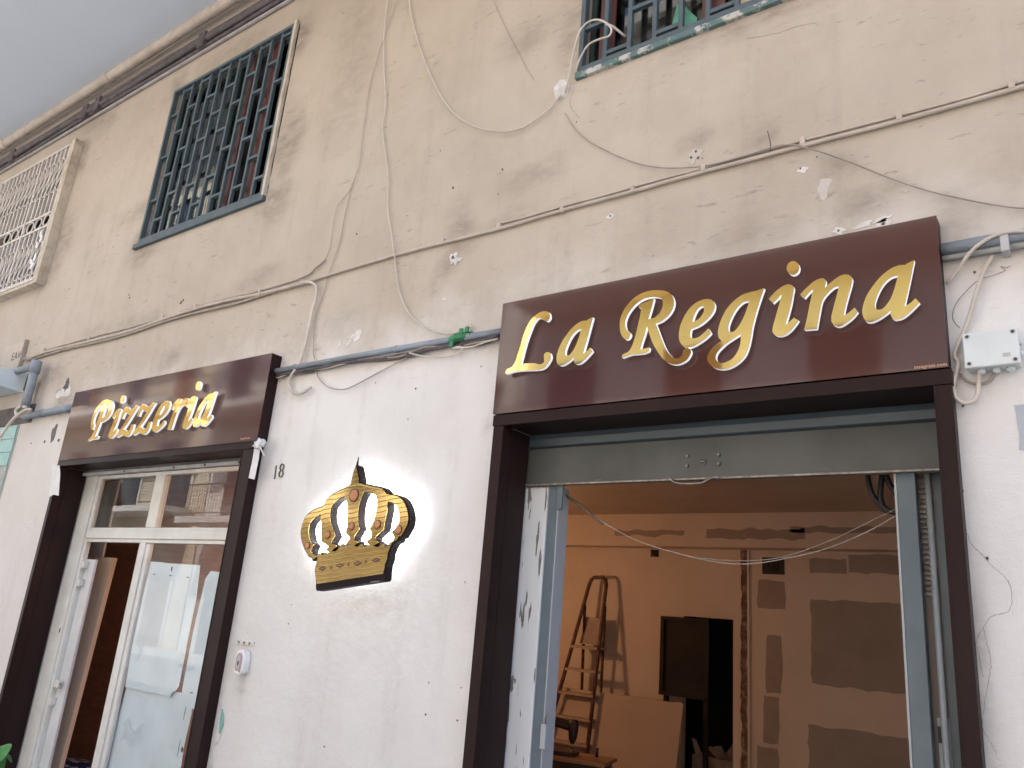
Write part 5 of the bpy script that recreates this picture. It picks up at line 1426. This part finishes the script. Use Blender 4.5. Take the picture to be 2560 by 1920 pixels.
thing_tube('hanging_cable', 'thinner grey cable slanting down beside the pale hanging cable', 'cable',
           path3([((-3.9785, 6.6841)[0], (-3.9785, 6.6841)[1])] + [(-4.0359,6.3182), (-4.115,5.9967), (-4.1742,5.7445), (-4.1982,5.5109), (-4.189,5.2011), (-4.1789,5.021), (-4.1685,4.8839), (-4.1903,4.7845), (-4.2148,4.6996), (-4.2898,4.6156), (-4.3537,4.5462), (-4.3545,4.2377), (-4.3829,4.1367)], -.014, 4), .0031, M['cable_paint'], 6)
thing_tube('thin_wire', 'very thin wire falling to the grey conduit beside the small sign', 'wire',
           path3([(-4.2166,4.7285), (-4.2426,4.4499), (-4.2501,4.2486), (-4.3132,4.0302), (-4.3402,3.8514), (-4.3842,3.6776), (-4.353,3.4359), (-4.3192,3.3616)], -.012, 4), .0028, M['cable_dirty'], 5)
thing_tube('arc_cable', 'pale cable hanging in a wide arc to the white plaster rosette', 'cable',
           path3([((-3.997, 6.6937)[0], (-3.997, 6.6937)[1])] + [(-3.8751,6.2373), (-3.7965,5.9828), (-3.6713,5.6892), (-3.5186,5.3842), (-3.3656,5.1317), (-3.2152,4.9526), (-3.0357,4.8058), (-2.8716,4.721), (-2.7435,4.6814), (-2.6227,4.6769), (-2.5091,4.7165), (-2.4325,4.7621), (-2.38,4.8158)], -.022, 4), .0048, M['cable_white'], 6)
thing_tube('loop_cable', 'pale cable looping from the rosette into the upper window grille', 'cable',
           path3([(-2.3505,4.824), (-2.3135,4.9275), (-2.2794,5.0724), (-2.2425,5.183), (-2.1903,5.2292), (-2.1245,5.2228), (-2.0573,5.1699), (-2.0171,5.1071), (-2.0304,5.0627), (-2.0941,5.0676), (-2.1687,5.06), (-2.2202,5.0138), (-2.2501,4.9697), (-2.2809,4.9371)], [-.02, -.04, -.06, -.07, -.07, -.07, -.07, -.07, -.07, -.07, -.07, -.06, -.05, -.02], 4), .0062, M['cable_white'], 7)
thing_tube('cable_stub', 'short pale cable end poking into the grille above the large sign', 'cable', path3([(-2.0566,5.162), (-2.0185,5.1394), (-1.9696,5.0987)], [-.07, -.05, .02], 4), .0075, M['cable_white'], 7)
thing_tube('thin_wire', 'thin dark wire slanting across the upper wall left of the rosette', 'wire', path3([((-3.134, 6.0666)[0], (-3.134, 6.0666)[1])] + [(-3.0261,5.8452), (-2.87,5.5133), (-2.7667,5.3187), (-2.6742,5.1348), (-2.6094,5.0261)], -.008, 4), .0018, M['cable_dirty'], 5)
thing_tube('slack_cable', 'thin slack cable crossing the long conduit above the large sign', 'cable',
           path3([(-2.3474,4.6816), (-2.2721,4.5519), (-2.1566,4.418), (-1.9958,4.2842), (-1.8446,4.1776), (-1.7022,4.1054), (-1.5564,4.0587), (-1.407,4.0303), (-1.2436,4.0253), (-1.0878,4.025), (-1.0127,4.0141), (-0.9399,3.9804), (-0.7875,3.8796), (-0.6389,3.7617), (-0.5172,3.6678), (-0.4014,3.5898), (-0.2637,3.512), (-0.169,3.4655), (-0.1016,3.4387), (0.0403,3.3968)], [-.01, -.01, -.012, -.014, -.016, -.018, -.02, -.022, -.026, -.034, -.034, -.03, -.022, -.02, -.02, -.02, -.02, -.02, -.02, -.02], 4), .0036, M['cable_dirty'], 6)
# plaster rosette
def rosette():
    q = (-2.3909, 4.867)
    V, F = [], []
    n, m_ = 26, 7
    for j in range(m_ + 1):
        t = j / m_
        for i in range(n):
            a = 2 * math.pi * i / n
            rad = .062 * t * (1 + .35 * noise.noise(Vector((math.cos(a) * 2, math.sin(a) * 2, 4))))
            h = .022 * (1 - t ** 2) * (1 + .9 * noise.noise(Vector((rad * 50 * math.cos(a), rad * 50 * math.sin(a), 2)))) + .014 * math.exp(-((t - .82) / .10) ** 2) * (1 + 1.2 * noise.noise(Vector((a * 2, 3, 1)))) * (t < .99)
            V.append((q[0] + rad * math.cos(a) * .9, -max(h, -.002) - .001 * (1 - t), q[1] + rad * math.sin(a) * 1.25))
    for j in range(m_):
        for i in range(n):
            F.append((j * n + i, j * n + (i + 1) % n, (j + 1) * n + (i + 1) % n, (j + 1) * n + i))
    tag(mesh('plaster_rosette', V, F, M['plaster_dirty'], None, True), 'lump of white filler where cables leave the wall by the window', 'plaster lump')
rosette()
# grey conduit between the signs
def mid_conduit():
    c = tag(empty('grey_conduit', (-3.7, -.03, 3.3)), 'grey conduit pipe bridging the wall between the two signs', 'conduit')
    a, b = (-4.7198, 3.3176), (-2.6779, 3.3102)
    tube('pipe', [(-4.74, -.03, 3.31), (-3.6, -.03, 3.315), (-2.635, -.03, 3.305)], .020, M['conduit'], c, 12)
    for x in (-4.5, -3.5, -2.9):
        tube('saddle', [(x - .012, -.03, 3.313), (x + .012, -.03, 3.313)], .0235, M['conduit'], c, 12)
    d = tag(empty('cable_tangle', (-3.7, -.02, 3.25)), 'dark tangled cables hanging just below the grey conduit between the signs', 'cable')
    for k, (pts, r) in enumerate((([(-4.7191,3.267), (-4.4956,3.276), (-4.2636,3.2768), (-4.1349,3.2723), (-4.0132,3.2849), (-3.9408,3.2758), (-3.6619,3.2724), (-3.4128,3.269), (-3.165,3.2681), (-2.992,3.272), (-2.8257,3.2747), (-2.6795,3.2774)], .010),
                    ([(-4.7332,3.2865), (-4.5277,3.2682), (-4.3252,3.2614), (-4.0903,3.2835), (-3.8815,3.2792), (-3.5882,3.2543), (-3.3434,3.2514), (-3.1159,3.2764), (-2.918,3.2585), (-2.7768,3.253), (-2.6782,3.2657)], .007),
                    ([(-4.6794,3.2506), (-4.4477,3.2877), (-4.1962,3.2629), (-3.9919,3.2712), (-3.7363,3.2876), (-3.4787,3.259), (-3.2449,3.2894), (-3.0393,3.2607), (-2.8477,3.2632), (-2.6773,3.2579)], .006))):
        tube('strand', path3(pts, [-.018 - .008 * ((i + k) % 3) for i in range(len(pts))], 4), r, M['dark_cable'] if k < 2 else M['cable_dirty'], d, 6)
mid_conduit()
thing_tube('sagging_wire', 'thin grey wire sagging from the small sign to the conduit tangle', 'wire',
           path3([(-4.3005,3.3099), (-4.2652,3.2486), (-4.1917,3.1725), (-4.085,3.1165), (-3.9548,3.094), (-3.848,3.1126), (-3.6707,3.1671), (-3.4732,3.2269), (-3.3451,3.262), (-3.2648,3.2922)], -.022, 4), .0040, M['cable_dirty'], 6)
thing_tube('pale_loop_cable', 'pale cable looping below the conduit close to the large sign', 'cable',
           path3([(-3.3672,3.2633), (-3.2842,3.2368), (-3.1778,3.2126), (-3.0633,3.1976), (-2.9791,3.2062), (-2.9342,3.2296), (-2.9606,3.248), (-3.0085,3.2448), (-2.8637,3.2345), (-2.7611,3.2491), (-2.6734,3.2556)], -.045, 4), .0055, M['cable_white'], 6)
def clamp():
    q = (-2.9676, 3.3033)
    c = tag(empty('green_clamp', (q[0], -.03, q[1])), 'green taped joint wrapped round the grey conduit', 'cable joint')
    tube('wrap', smooth3([(q[0] - .075, -.03, 3.302), (q[0] - .03, -.032, 3.312), (q[0] + .02, -.03, 3.316), (q[0] + .085, -.03, 3.318)], 3), [.026, .029, .027, .031, .028, .026, .03, .027, .024, .022], M['green_tape'], c, 9)
    for dx, dz, a in ((-.045, -.04, .6), (.02, .03, -.4), (.065, .035, .3)):
        box('tape_end', (q[0] + dx - .014, q[0] + dx + .014), (-.062, -.055), (3.31 + dz - .018, 3.31 + dz + .018), M['green_tape'], c)
clamp()
# conduits right of the large sign
def right_conduit():
    c = tag(empty('grey_conduit', (0, -.04, 3.4)), 'thick grey conduit leaving the large sign towards the right edge', 'conduit')
    a, b = (-0.3932, 3.3132), (-0.1111, 3.3137)
    tube('pipe', [(-.398, -.04, a[1]), (b[0], -.04, b[1]), (1.5, -.04, b[1])], .026, M['conduit'], c, 12)
    q = (-0.176, 3.295)
    box('clip', (q[0] - .015, q[0] + .015), (-.075, -.001), (q[1] - .05, q[1] + .035), M['conduit_pale'], c, bevel=.004)
    d = tag(empty('pale_conduit', (0, -.03, 3.33)), 'pale thinner conduit just under the thick grey one', 'conduit')
    z = (-0.2259, 3.2802)[1]
    tube('pipe', [(-.398, -.03, z - .003), (1.5, -.03, z)], .013, M['conduit_pale'], d, 10)
right_conduit()
thing_tube('looping_cable', 'cream cable curling over the thick conduit beside the large sign', 'cable',
           path3([((0.1236, 3.2676)[0], (0.1236, 3.2676)[1])] + [(-0.1089,3.3124), (-0.1555,3.3202), (-0.187,3.3189), (-0.2302,3.3073), (-0.2749,3.2833), (-0.3097,3.2527), (-0.3455,3.2123), (-0.3928,3.1672)], [-.07, -.075, -.075, -.075, -.075, -.07, -.06, -.04, -.02], 4), .0075, M['cable_white'], 7)
thing_tube('box_cable', 'cream cable running down from the conduit to behind the junction box', 'cable',
           path3([(-0.2202,3.2509), (-0.2533,3.2036), (-0.2937,3.0969), (-0.3285,2.9898), (-0.3671,2.9037), (-0.3841,2.8538), (-0.373,2.82), (-0.3887,2.7641), (-0.3977,2.7204), (-0.3885,2.6752), (-0.3582,2.6547), (-0.3258,2.669), (-0.3122,2.7113), (-0.308,2.7674)], [-.03] * 6 + [-.035] * 8, 4), .0085, M['cable_white'], 7)
thing_tube('thin_wire', 'hair-thin dark wire curling above the junction box', 'wire', path3([(-0.1679,3.2045), (-0.1813,3.2006), (-0.2018,3.2082), (-0.1876,3.1884), (-0.2363,3.1748), (-0.2914,3.1585), (-0.3626,3.0835), (-0.3821,3.026), (-0.3719,2.9908), (-0.3593,2.9742)], -.012, 4), .0013, M['wire_dark'], 4)
thing_tube('hidden_loop', 'dirty cable loop showing under the junction box', 'cable', path3([(-0.3696,2.7824), (-0.3531,2.7518), (-0.3124,2.7314), (-0.2752,2.743), (-0.2546,2.7751)], -.015, 4), .0055, M['cable_dirty'], 6)
def junction_box():
    P = [(-0.3473, 2.919), (-0.1678, 2.9167), (-0.163, 2.7743), (-0.3466, 2.7818)]
    x0, x1, z0, z1 = -.346, -.164, 2.777, 2.919
    j = tag(empty('junction_box', ((x0 + x1) / 2, -.05, z0)), 'pale plastic junction box screwed to the wall beside the large sign', 'junction box')
    box('body', (x0 + .004, x1 - .004), (-.066, -.004), (z0 + .004, z1 - .004), M['plastic_box'], j, bevel=.006)
    lid = box('lid', (x0, x1), (-.09, -.0665), (z0, z1), M['plastic_box'], j, bevel=.005)
    for sx in (x0 + .016, x1 - .016):
        for sz in (z0 + .016, z1 - .016):
            s = disc('screw', sx, sz, .0095, .0095, -.0915, -.0902, M['plastic_grey'], lid, 14)
            disc('screw_head', sx, sz, .006, .006, -.0928, -.0917, M['iron'], s, 10)
    for x in (x0 + .05, x0 + .10, x0 + .145):
        tube('gland', [(x, -.038, z0 + .004), (x, -.038, z0 - .008), (x, -.038, z0 - .014)], [.016, .015, .009], M['plastic_box'], j, 12)
    for z in (z0 + .05, z0 + .10):
        tube('gland', [(x1 - .004, -.038, z), (x1 + .010, -.038, z)], [.016, .012], M['plastic_box'], j, 12)
    box('stamp', (x1 - .055, x1 - .03), (-.0912, -.0901), (z0 + .03, z0 + .045), M['plastic_grey'], lid)
junction_box()
# house number
def number():
    a = (-4.5749, 2.5132)
    h = tag(empty('house_number', (a[0], 0, a[1])), 'small bronze house number 18 beside the small sign', 'house number')
    lettering('digit', '1', a[0] - .003, a[1] - .004, -.006, .150, M['bronze'], h, rot=.06, thick=.0035, sx=.85, thin=-.0035)
    lettering('digit', '8', a[0] + .060, a[1] + .006, -.006, .150, M['bronze'], h, rot=.06, thick=.0035, sx=.85, thin=-.0035)
number()
# key switch and bracket
def key_switch():
    q = (-4.5241, 1.3226)
    k = tag(empty('key_switch', (q[0], -.03, q[1])), 'small white key switch on the wall beside the brown jamb', 'switch')
    w, h = .044, .074
    out = [(q[0] - w, q[1] - h + .02), (q[0] - w + .02, q[1] - h), (q[0] + w - .02, q[1] - h), (q[0] + w, q[1] - h + .02), (q[0] + w, q[1] + h * .55), (q[0] + w * .6, q[1] + h * .95), (q[0], q[1] + h * 1.05), (q[0] - w * .6, q[1] + h * .95), (q[0] - w, q[1] + h * .55)]
    prism('housing', [out], -.055, -.001, M['white_plastic'], k, .006)
    prism('recess', [[(q[0] + (x - q[0]) * .72, q[1] + (z - q[1]) * .74) for x, z in out]], -.0565, -.0552, M['print_grey'], k)
    r = prism('key_plate', [[(q[0] + (x - q[0]) * .30, q[1] + (z - q[1]) * .50) for x, z in out]], -.060, -.0567, M['plastic_grey'], k)
    disc('keyhole', q[0], q[1] - .006, .007, .016, -.0615, -.0602, M['black'], r, 10)
    disc('screw', q[0] + .024, q[1] - .055, .005, .005, -.058, -.0552, M['iron'], k, 8)
    b0, b1 = (-4.6551, 1.4342), (-4.4674, 1.4683)
    b = tag(empty('hinge_strap', ((b0[0] + b1[0]) / 2, 0, b0[1])), 'small rusty metal strap fixed above the key switch', 'strap')
    box('strap', (b0[0], b1[0]), (-.010, -.001), (b0[1] - .012, b0[1] + .02), M['plaster_dirty'], b, bevel=.003)
    for t in (.2, .5, .8):
        disc('rivet', b0[0] + (b1[0] - b0[0]) * t, b0[1] + .004, .009, .009, -.015, -.0102, M['steel_worn'], b, 8)
key_switch()
# white protective tape strips at the portal corners
def strips():
    y = -.089
    o = tag(prism('tape_strip', [[p[:2] for p in [(-4.7147,2.7469), (-4.6788,2.7558), (-4.6525,2.7485), (-4.6436,2.6487), (-4.6495,2.4987), (-4.7174,2.512), (-4.7109,2.6411)]]], y - .004, y, M['tape_white']), 'white paper tape strip hanging at the right corner under the small sign', 'tape', 'white tape strips')
    bm = bmesh.new()
    q = (-4.6448, 2.7458)
    bmesh.ops.create_icosphere(bm, subdivisions=3, radius=1)
    for v in bm.verts:
        k = 1 + .7 * noise.noise(v.co * 2.3)
        v.co = Vector((q[0] + v.co.x * .058 * k, y - .018 + v.co.y * .016 * k, q[1] + v.co.z * .034 * k))
    from_bm('tape_knot', bm, M['tape_white'], o, True)
    for a, b in (((-4.6232, 2.7301), (-4.5599, 2.6553)), ((-4.6776, 2.739), (-4.5817, 2.7662))):
        tube('tape_thread', [(a[0], y - .03, a[1]), (b[0], y - .02, b[1])], .005, M['tape_white'], o, 5)
    o2 = tag(prism('tape_strip', [[p[:2] for p in [(-7.6818,2.7304), (-7.5674,2.7338), (-7.5147,2.6544), (-7.4393,2.4523), (-7.5419,2.4646), (-7.6115,2.4451), (-7.6517,2.5882)]]], y - .004, y, M['tape_white']), 'white paper tape strip hanging at the left corner under the small sign', 'tape', 'white tape strips')
    prism('torn_tape', [[p[:2] for p in [(-7.9401,2.7757), (-7.8608,2.7779), (-7.8628,2.7231), (-7.8905,2.7287)]]], -.003, -.0005, M['tape_white'], o2)
strips()

# ------------------------------------------------------------------ the neighbour at the left edge
def neighbour():
    b = tag(empty('awning_box', (-8.8, -.3, 3.4)), 'pale blue metal awning box of the neighbouring shop', 'awning')
    x1 = (-8.9743, 3.7026)[0]
    zt, zb = (-9.0282, 3.7967)[1], (-8.9412, 3.5982)[1]
    V = [(x1 - 1.6, -.85, zt - .02), (x1, -.85, zt - .02), (x1, -.85, zb + .05), (x1 - 1.6, -.85, zb + .05), (x1 - 1.6, -.02, zt), (x1, -.02, zt), (x1, -.02, zb), (x1 - 1.6, -.02, zb)]
    mesh('housing', V, [(0, 3, 2, 1), (4, 5, 6, 7), (0, 1, 5, 4), (1, 2, 6, 5), (2, 3, 7, 6), (3, 0, 4, 7)], M['box_metal'], b)
    mesh('end_flange', [(x1 + .001, -.86, zb + .035), (x1 + .03, -.86, zb + .035), (x1 + .03, -.02, zb - .015), (x1 + .001, -.02, zb - .015), (x1 + .001, -.86, zb + .055), (x1 + .03, -.86, zb + .055), (x1 + .03, -.02, zb + .008), (x1 + .001, -.02, zb + .008)],
         [(0, 3, 2, 1), (4, 5, 6, 7), (0, 1, 5, 4), (1, 2, 6, 5), (2, 3, 7, 6), (3, 0, 4, 7)], M['box_metal'], b)
    f = tag(empty('pipe_frame', (-8.6, -.1, 3.3)), 'grey pipe elbow frame around the pale awning box', 'pipe')
    a, e, g = (-9.2531, 3.8317), (-8.5605, 3.7998), (-8.46, 3.3492)
    tube('pipe', [(a[0], -.12, e[1] - .005), (e[0], -.12, e[1])], .036, M['conduit'], f, 12)
    tube('pipe', [(e[0], -.12, e[1] + .03), (e[0] - .0, -.12, g[1])], .040, M['conduit'], f, 12)
    tube('elbow', [(e[0], -.12, e[1] - .07), (e[0], -.12, e[1] + .055)], .050, M['conduit'], f, 12)
    tube('pipe', [(e[0] - .13, -.06, e[1] - .12), (e[0] - .13, -.06, g[1] - .02)], .034, M['conduit'], f, 12)
    c = tag(empty('grey_conduit', (-8.3, -.04, 3.3)), 'grey conduit pipe running from the neighbour into the small sign', 'conduit')
    p0, p1 = (-8.6161, 3.3007), (-7.7328, 3.314)
    tube('pipe', [(p0[0] - .1, -.04, p0[1]), (p1[0] + .08, -.04, p1[1])], .034, M['conduit'], c, 12)
    q = (-8.3464, 3.3057)
    tube('collar', [(q[0] - .03, -.04, p0[1] + .003), (q[0] + .03, -.04, p0[1] + .005)], .039, M['conduit'], c, 12)
    tube('side_pipe', [(p1[0] - .02, -.10, p1[1] - .03), (p1[0] - .02, -.03, p1[1] - .03)], .03, M['conduit'], c, 10)
    k = tag(box('lintel', (-10.9, -8.62), (-.012, .2), (3.245, 3.44), M['lintel_dark']), 'grimy dark lintel below the pale awning box', 'lintel')
    thing_tube('curled_cable', 'pale cable curling out below the grey pipe elbow', 'cable', path3([(-8.4789,3.3525), (-8.6157,3.368), (-8.6915,3.3497), (-8.6779,3.3082), (-8.59,3.2686), (-8.4814,3.2832), (-8.3528,3.3144), (-8.3907,3.3079), (-8.5738,3.2593), (-8.6996,3.1796), (-8.7975,3.0869), (-8.9091,3.0143)], [-.14] * 7 + [-.17] * 5, 4), .015, M['cable_white'], 8)
    # engraved plate
    p = tag(empty('meter_plate', (-9.4, 0, 3.95)), 'square painted wall plate with three dark letters above the awning box', 'plate')
    z0, z1 = 3.90, 4.20
    box('plate', (-9.72, -9.235), (-.03, -.001), (z0, z1), M['plate'], p, bevel=.004)
    box('edge', (-9.233, -9.205), (-.045, -.001), (z0 - .02, z1 + .015), M['cable_dirty'], p, bevel=.006)
    t = (-9.4709, 3.9976)
    lettering('lettering', 'EAV', t[0] - .01, t[1] + .005, -.0312, .13, M['hole'], p, rot=.02, thick=.0006, sx=1.0)
    patch(blob(-9.75, 3.98, .05, .06, 12, .5, 70), M['lintel_dark'], .004)
    # green tiled wall strip
    w = tag(empty('tiled_pilaster', (-9, 0, 0)), 'pilaster of glazed green tiles beside the small shop', 'tiled wall')
    box('backing', (-9.80, -8.865), (-.006, -.001), (0, 3.243), M['grout'], w)
    tw, th = .30, .142
    me0 = None
    r = random.Random(3)
    row = 0
    z = 3.238
    while z > 0.1:
        for c_ in range(3):
            xb = -8.872 - c_ * (tw + .006) + (r.uniform(-.03, 0.004) if c_ == 0 else 0)
            xa = -8.872 - (c_ + 1) * (tw + .006) + .006
            box('tile', (xa, xb), (-.015 - r.uniform(0, .002), -.0062), (z - th, z - .006), M['tile_green'] if (row, c_) not in ((3, 0), (4, 0)) else M['grout'], w, bevel=.002)
        z -= th; row += 1
neighbour()
# plant by the glazed door
def plant():
    q = (-6.2432, 0.5725)
    px, pz = q[0] - .16, q[1]
    p = tag(empty('potted_plant', (px, -.55, 0)), 'green leafy potted plant at the bottom left corner', 'plant')
    bm = bmesh.new()
    prof = [(.0, .0), (.11, .0), (.15, .26), (.165, .26), (.165, .30), (.14, .30), (.13, .26), (0, .26)]
    n = 20
    rings = [[bm.verts.new((px + r * math.cos(2*math.pi*i/n), -.55 + r * math.sin(2*math.pi*i/n), z)) for i in range(n)] for r, z in prof[1:-1]]
    for a, b in zip(rings, rings[1:]):
        for i in range(n): bm.faces.new((a[i], a[(i+1) % n], b[(i+1) % n], b[i]))
    bm.faces.new(rings[0][::-1])
    from_bm('pot', bm, M['terracotta_pot'], p)
    disc_v = [(px + .128 * math.cos(2*math.pi*i/16), -.55 + .128 * math.sin(2*math.pi*i/16), .262) for i in range(16)]
    mesh('soil', disc_v, [tuple(range(16))], M['soil'], p)
    def leaf(base, direc, L, W, droop):
        d = Vector(direc).normalized()
        side = d.cross(Vector((0, 0, 1))).normalized()
        up = side.cross(d)
        V, F = [], []
        nl = 9
        for i in range(nl + 1):
            t = i / nl
            w = W * math.sin(math.pi * min(1, t * .93 + .05)) ** .8
            c = Vector(base) + d * (L * t) + up * (.10 * L * math.sin(math.pi * t)) - Vector((0, 0, droop * L * t * t))
            for s in (-1, -.5, 0, .5, 1):
                V.append(c + side * (w * s) + up * (abs(s) * w * .35))
        for i in range(nl):
            for s in range(4):
                a = i * 5 + s
                F.append((a, a + 1, a + 6, a + 5))
        o = mesh('leaf', V, F, M['leaf'], p, True)
    r = random.Random(11)
    top = Vector((px, -.55, pz))
    for k in range(4):
        b = Vector((px + r.uniform(-.05, .05), -.55 + r.uniform(-.05, .05), .26))
        e = top + Vector((r.uniform(-.10, .06), r.uniform(-.08, .08), -.02 - .05 * k))
        tube('stem', smooth3([b, (b + e) / 2 + Vector((r.uniform(-.03, .03), 0, 0)), e], 4), .006, M['stem'], p, 6)
    leaf(top + Vector((-.02, 0, -.01)), (1, -.15, .12), .20, .075, .35)
    leaf(top + Vector((-.03, -.02, -.08)), (1, -.3, -.25), .18, .065, .3)
    for k in range(12):
        a = r.uniform(1.2, 5.2)
        leaf(top + Vector((-.08, 0, -.06 - .03 * k)), (math.cos(a), math.sin(a), r.uniform(-.2, .35)), r.uniform(.15, .24), r.uniform(.045, .075), r.uniform(.1, .5))
plant()
# wires slung across the open door
def door_wires():
    thing_tube('slung_wire', 'white wire slung across the open shop door', 'wire',
               path3([(-2.4046,2.4237), (-2.2696,2.3498), (-2.1398,2.2665), (-1.9221,2.1629), (-1.6781,2.0967), (-1.4725,2.0593), (-1.3174,2.0577), (-1.1692,2.083), (-0.9921,2.1272), (-0.8223,2.1984), (-0.6585,2.292), (-0.5162,2.3774)], .29, 4), .0025, M['cable_dirty'], 6)
    thing_tube('slung_wire', 'thinner second wire slung across the right half of the open door', 'wire',
               path3([(-1.6046,2.0847), (-1.4726,2.0724), (-1.2797,2.0769), (-1.1328,2.107), (-0.9565,2.1749), (-0.7872,2.2588), (-0.6249,2.3393), (-0.5189,2.3826)], .31, 4), .0017, M['cable_dirty'], 6)
    thing_tube('twisted_lead', 'dark twisted lead hanging from the steel post in the open door', 'wire',
               path3([(-2.389,2.4071), (-2.3584,2.4064), (-2.3162,2.3796), (-2.2642,2.3447), (-2.2131,2.3103), (-2.1529,2.2683), (-2.1137,2.2435)], [.26, .262, .275, .285, .287, .288, .289], 4), .0075, M['wire_dark'], 7)
    for k, (pts, lab) in enumerate((([(-0.8293,2.4938), (-0.8248,2.443), (-0.8105,2.3926), (-0.7797,2.3495), (-0.7424,2.321), (-0.7108,2.3137)], 'outer black cable loop hanging behind the shutter at the right'),
                             ([(-0.7664,2.4912), (-0.7744,2.4343), (-0.7784,2.3777), (-0.7674,2.3353), (-0.749,2.3169)], 'middle black cable hanging behind the shutter at the right'),
                             ([(-0.7533,2.4907), (-0.7392,2.4474), (-0.7217,2.4116), (-0.7038,2.3866)], 'short black cable hanging behind the shutter near the guide'))):
        thing_tube('black_cable', lab, 'cable', path3(pts, .45, 4), .013, M['black'], 8, 'black cables behind the shutter')
door_wires()

# ------------------------------------------------------------------ houses across the street (seen in the gold, the lacquer and the glass)
def house(x0, x1, g, fh, mat, label, seed, floors):
    y = -11.5
    h = g + fh * (floors - 1) + .4
    r = random.Random(seed)
    o = tag(empty('opposite_house', ((x0 + x1) / 2, y, 0)), label, 'building', 'houses across the street')
    box('wall', (x0, x1), (y - 8, y), (0, h), mat, o)
    box('cornice', (x0 - .0, x1 + .0), (y + .002, y + .45), (h - .3, h + .05), M['opp_slab'], o)
    n = max(2, int((x1 - x0) / 2.6))
    s = (x1 - x0) / n
    for f in range(floors):
        for k in range(n):
            xc = x0 + s * (k + .5)
            zf = g + (f - 1) * fh if f else 0.0
            z0 = zf + (.15 if f else .0)
            z1 = zf + 2.35
            w = box('window', (xc - .65, xc + .65), (y + .004, y + .03), (z0, z1), M['opp_shutter'] if r.random() < .55 else M['opp_glass'], o)
            box('frame', (xc - .78, xc - .652), (y + .004, y + .06), (z0, z1 + .13), M['opp_slab'], w)
            box('frame', (xc + .652, xc + .78), (y + .004, y + .06), (z0, z1 + .13), M['opp_slab'], w)
            box('frame', (xc - .65, xc + .65), (y + .004, y + .06), (z1 + .002, z1 + .13), M['opp_slab'], w)
        if f:
            zb = g + (f - 1) * fh
            b = box('balcony', (x0 + .4, x1 - .4), (y + .062, y + 1.25), (zb - .14, zb + .06), M['opp_slab'], o)
            bm = bmesh.new()
            bm_tube(bm, [(x0 + .45, y + 1.2, zb + 1.05), (x1 - .45, y + 1.2, zb + 1.05)], .025, 6)
            bm_tube(bm, [(x0 + .45, y + 1.2, zb + .16), (x1 - .45, y + 1.2, zb + .16)], .018, 6)
            x = x0 + .45
            while x <= x1 - .45:
                bm_tube(bm, [(x, y + 1.2, zb + .06), (x, y + 1.2, zb + 1.05)], .010, 4)
                x += .14
            from_bm('railing', bm, M['opp_iron'], b)
house(-52, -37, 4.2, 3.4, M['opp_wall2'], 'cream house far along the opposite side of the street', 4, 4)
house(-36.9, -24, 4.4, 3.5, M['opp_wall'], 'tall ochre house with balconies across the street', 1, 5)
house(-23.9, -11, 4.0, 3.4, M['opp_wall2'], 'cream house with balconies across the street from the small sign', 2, 5)
house(-10.9, 1, 5.2, 3.75, M['opp_wall2'], 'cream house with tall ground floor directly across from the open shop door', 3, 4)
house(1.1, 16, 4.2, 3.4, M['opp_wall3'], 'rose house across the street past the large sign', 5, 4)
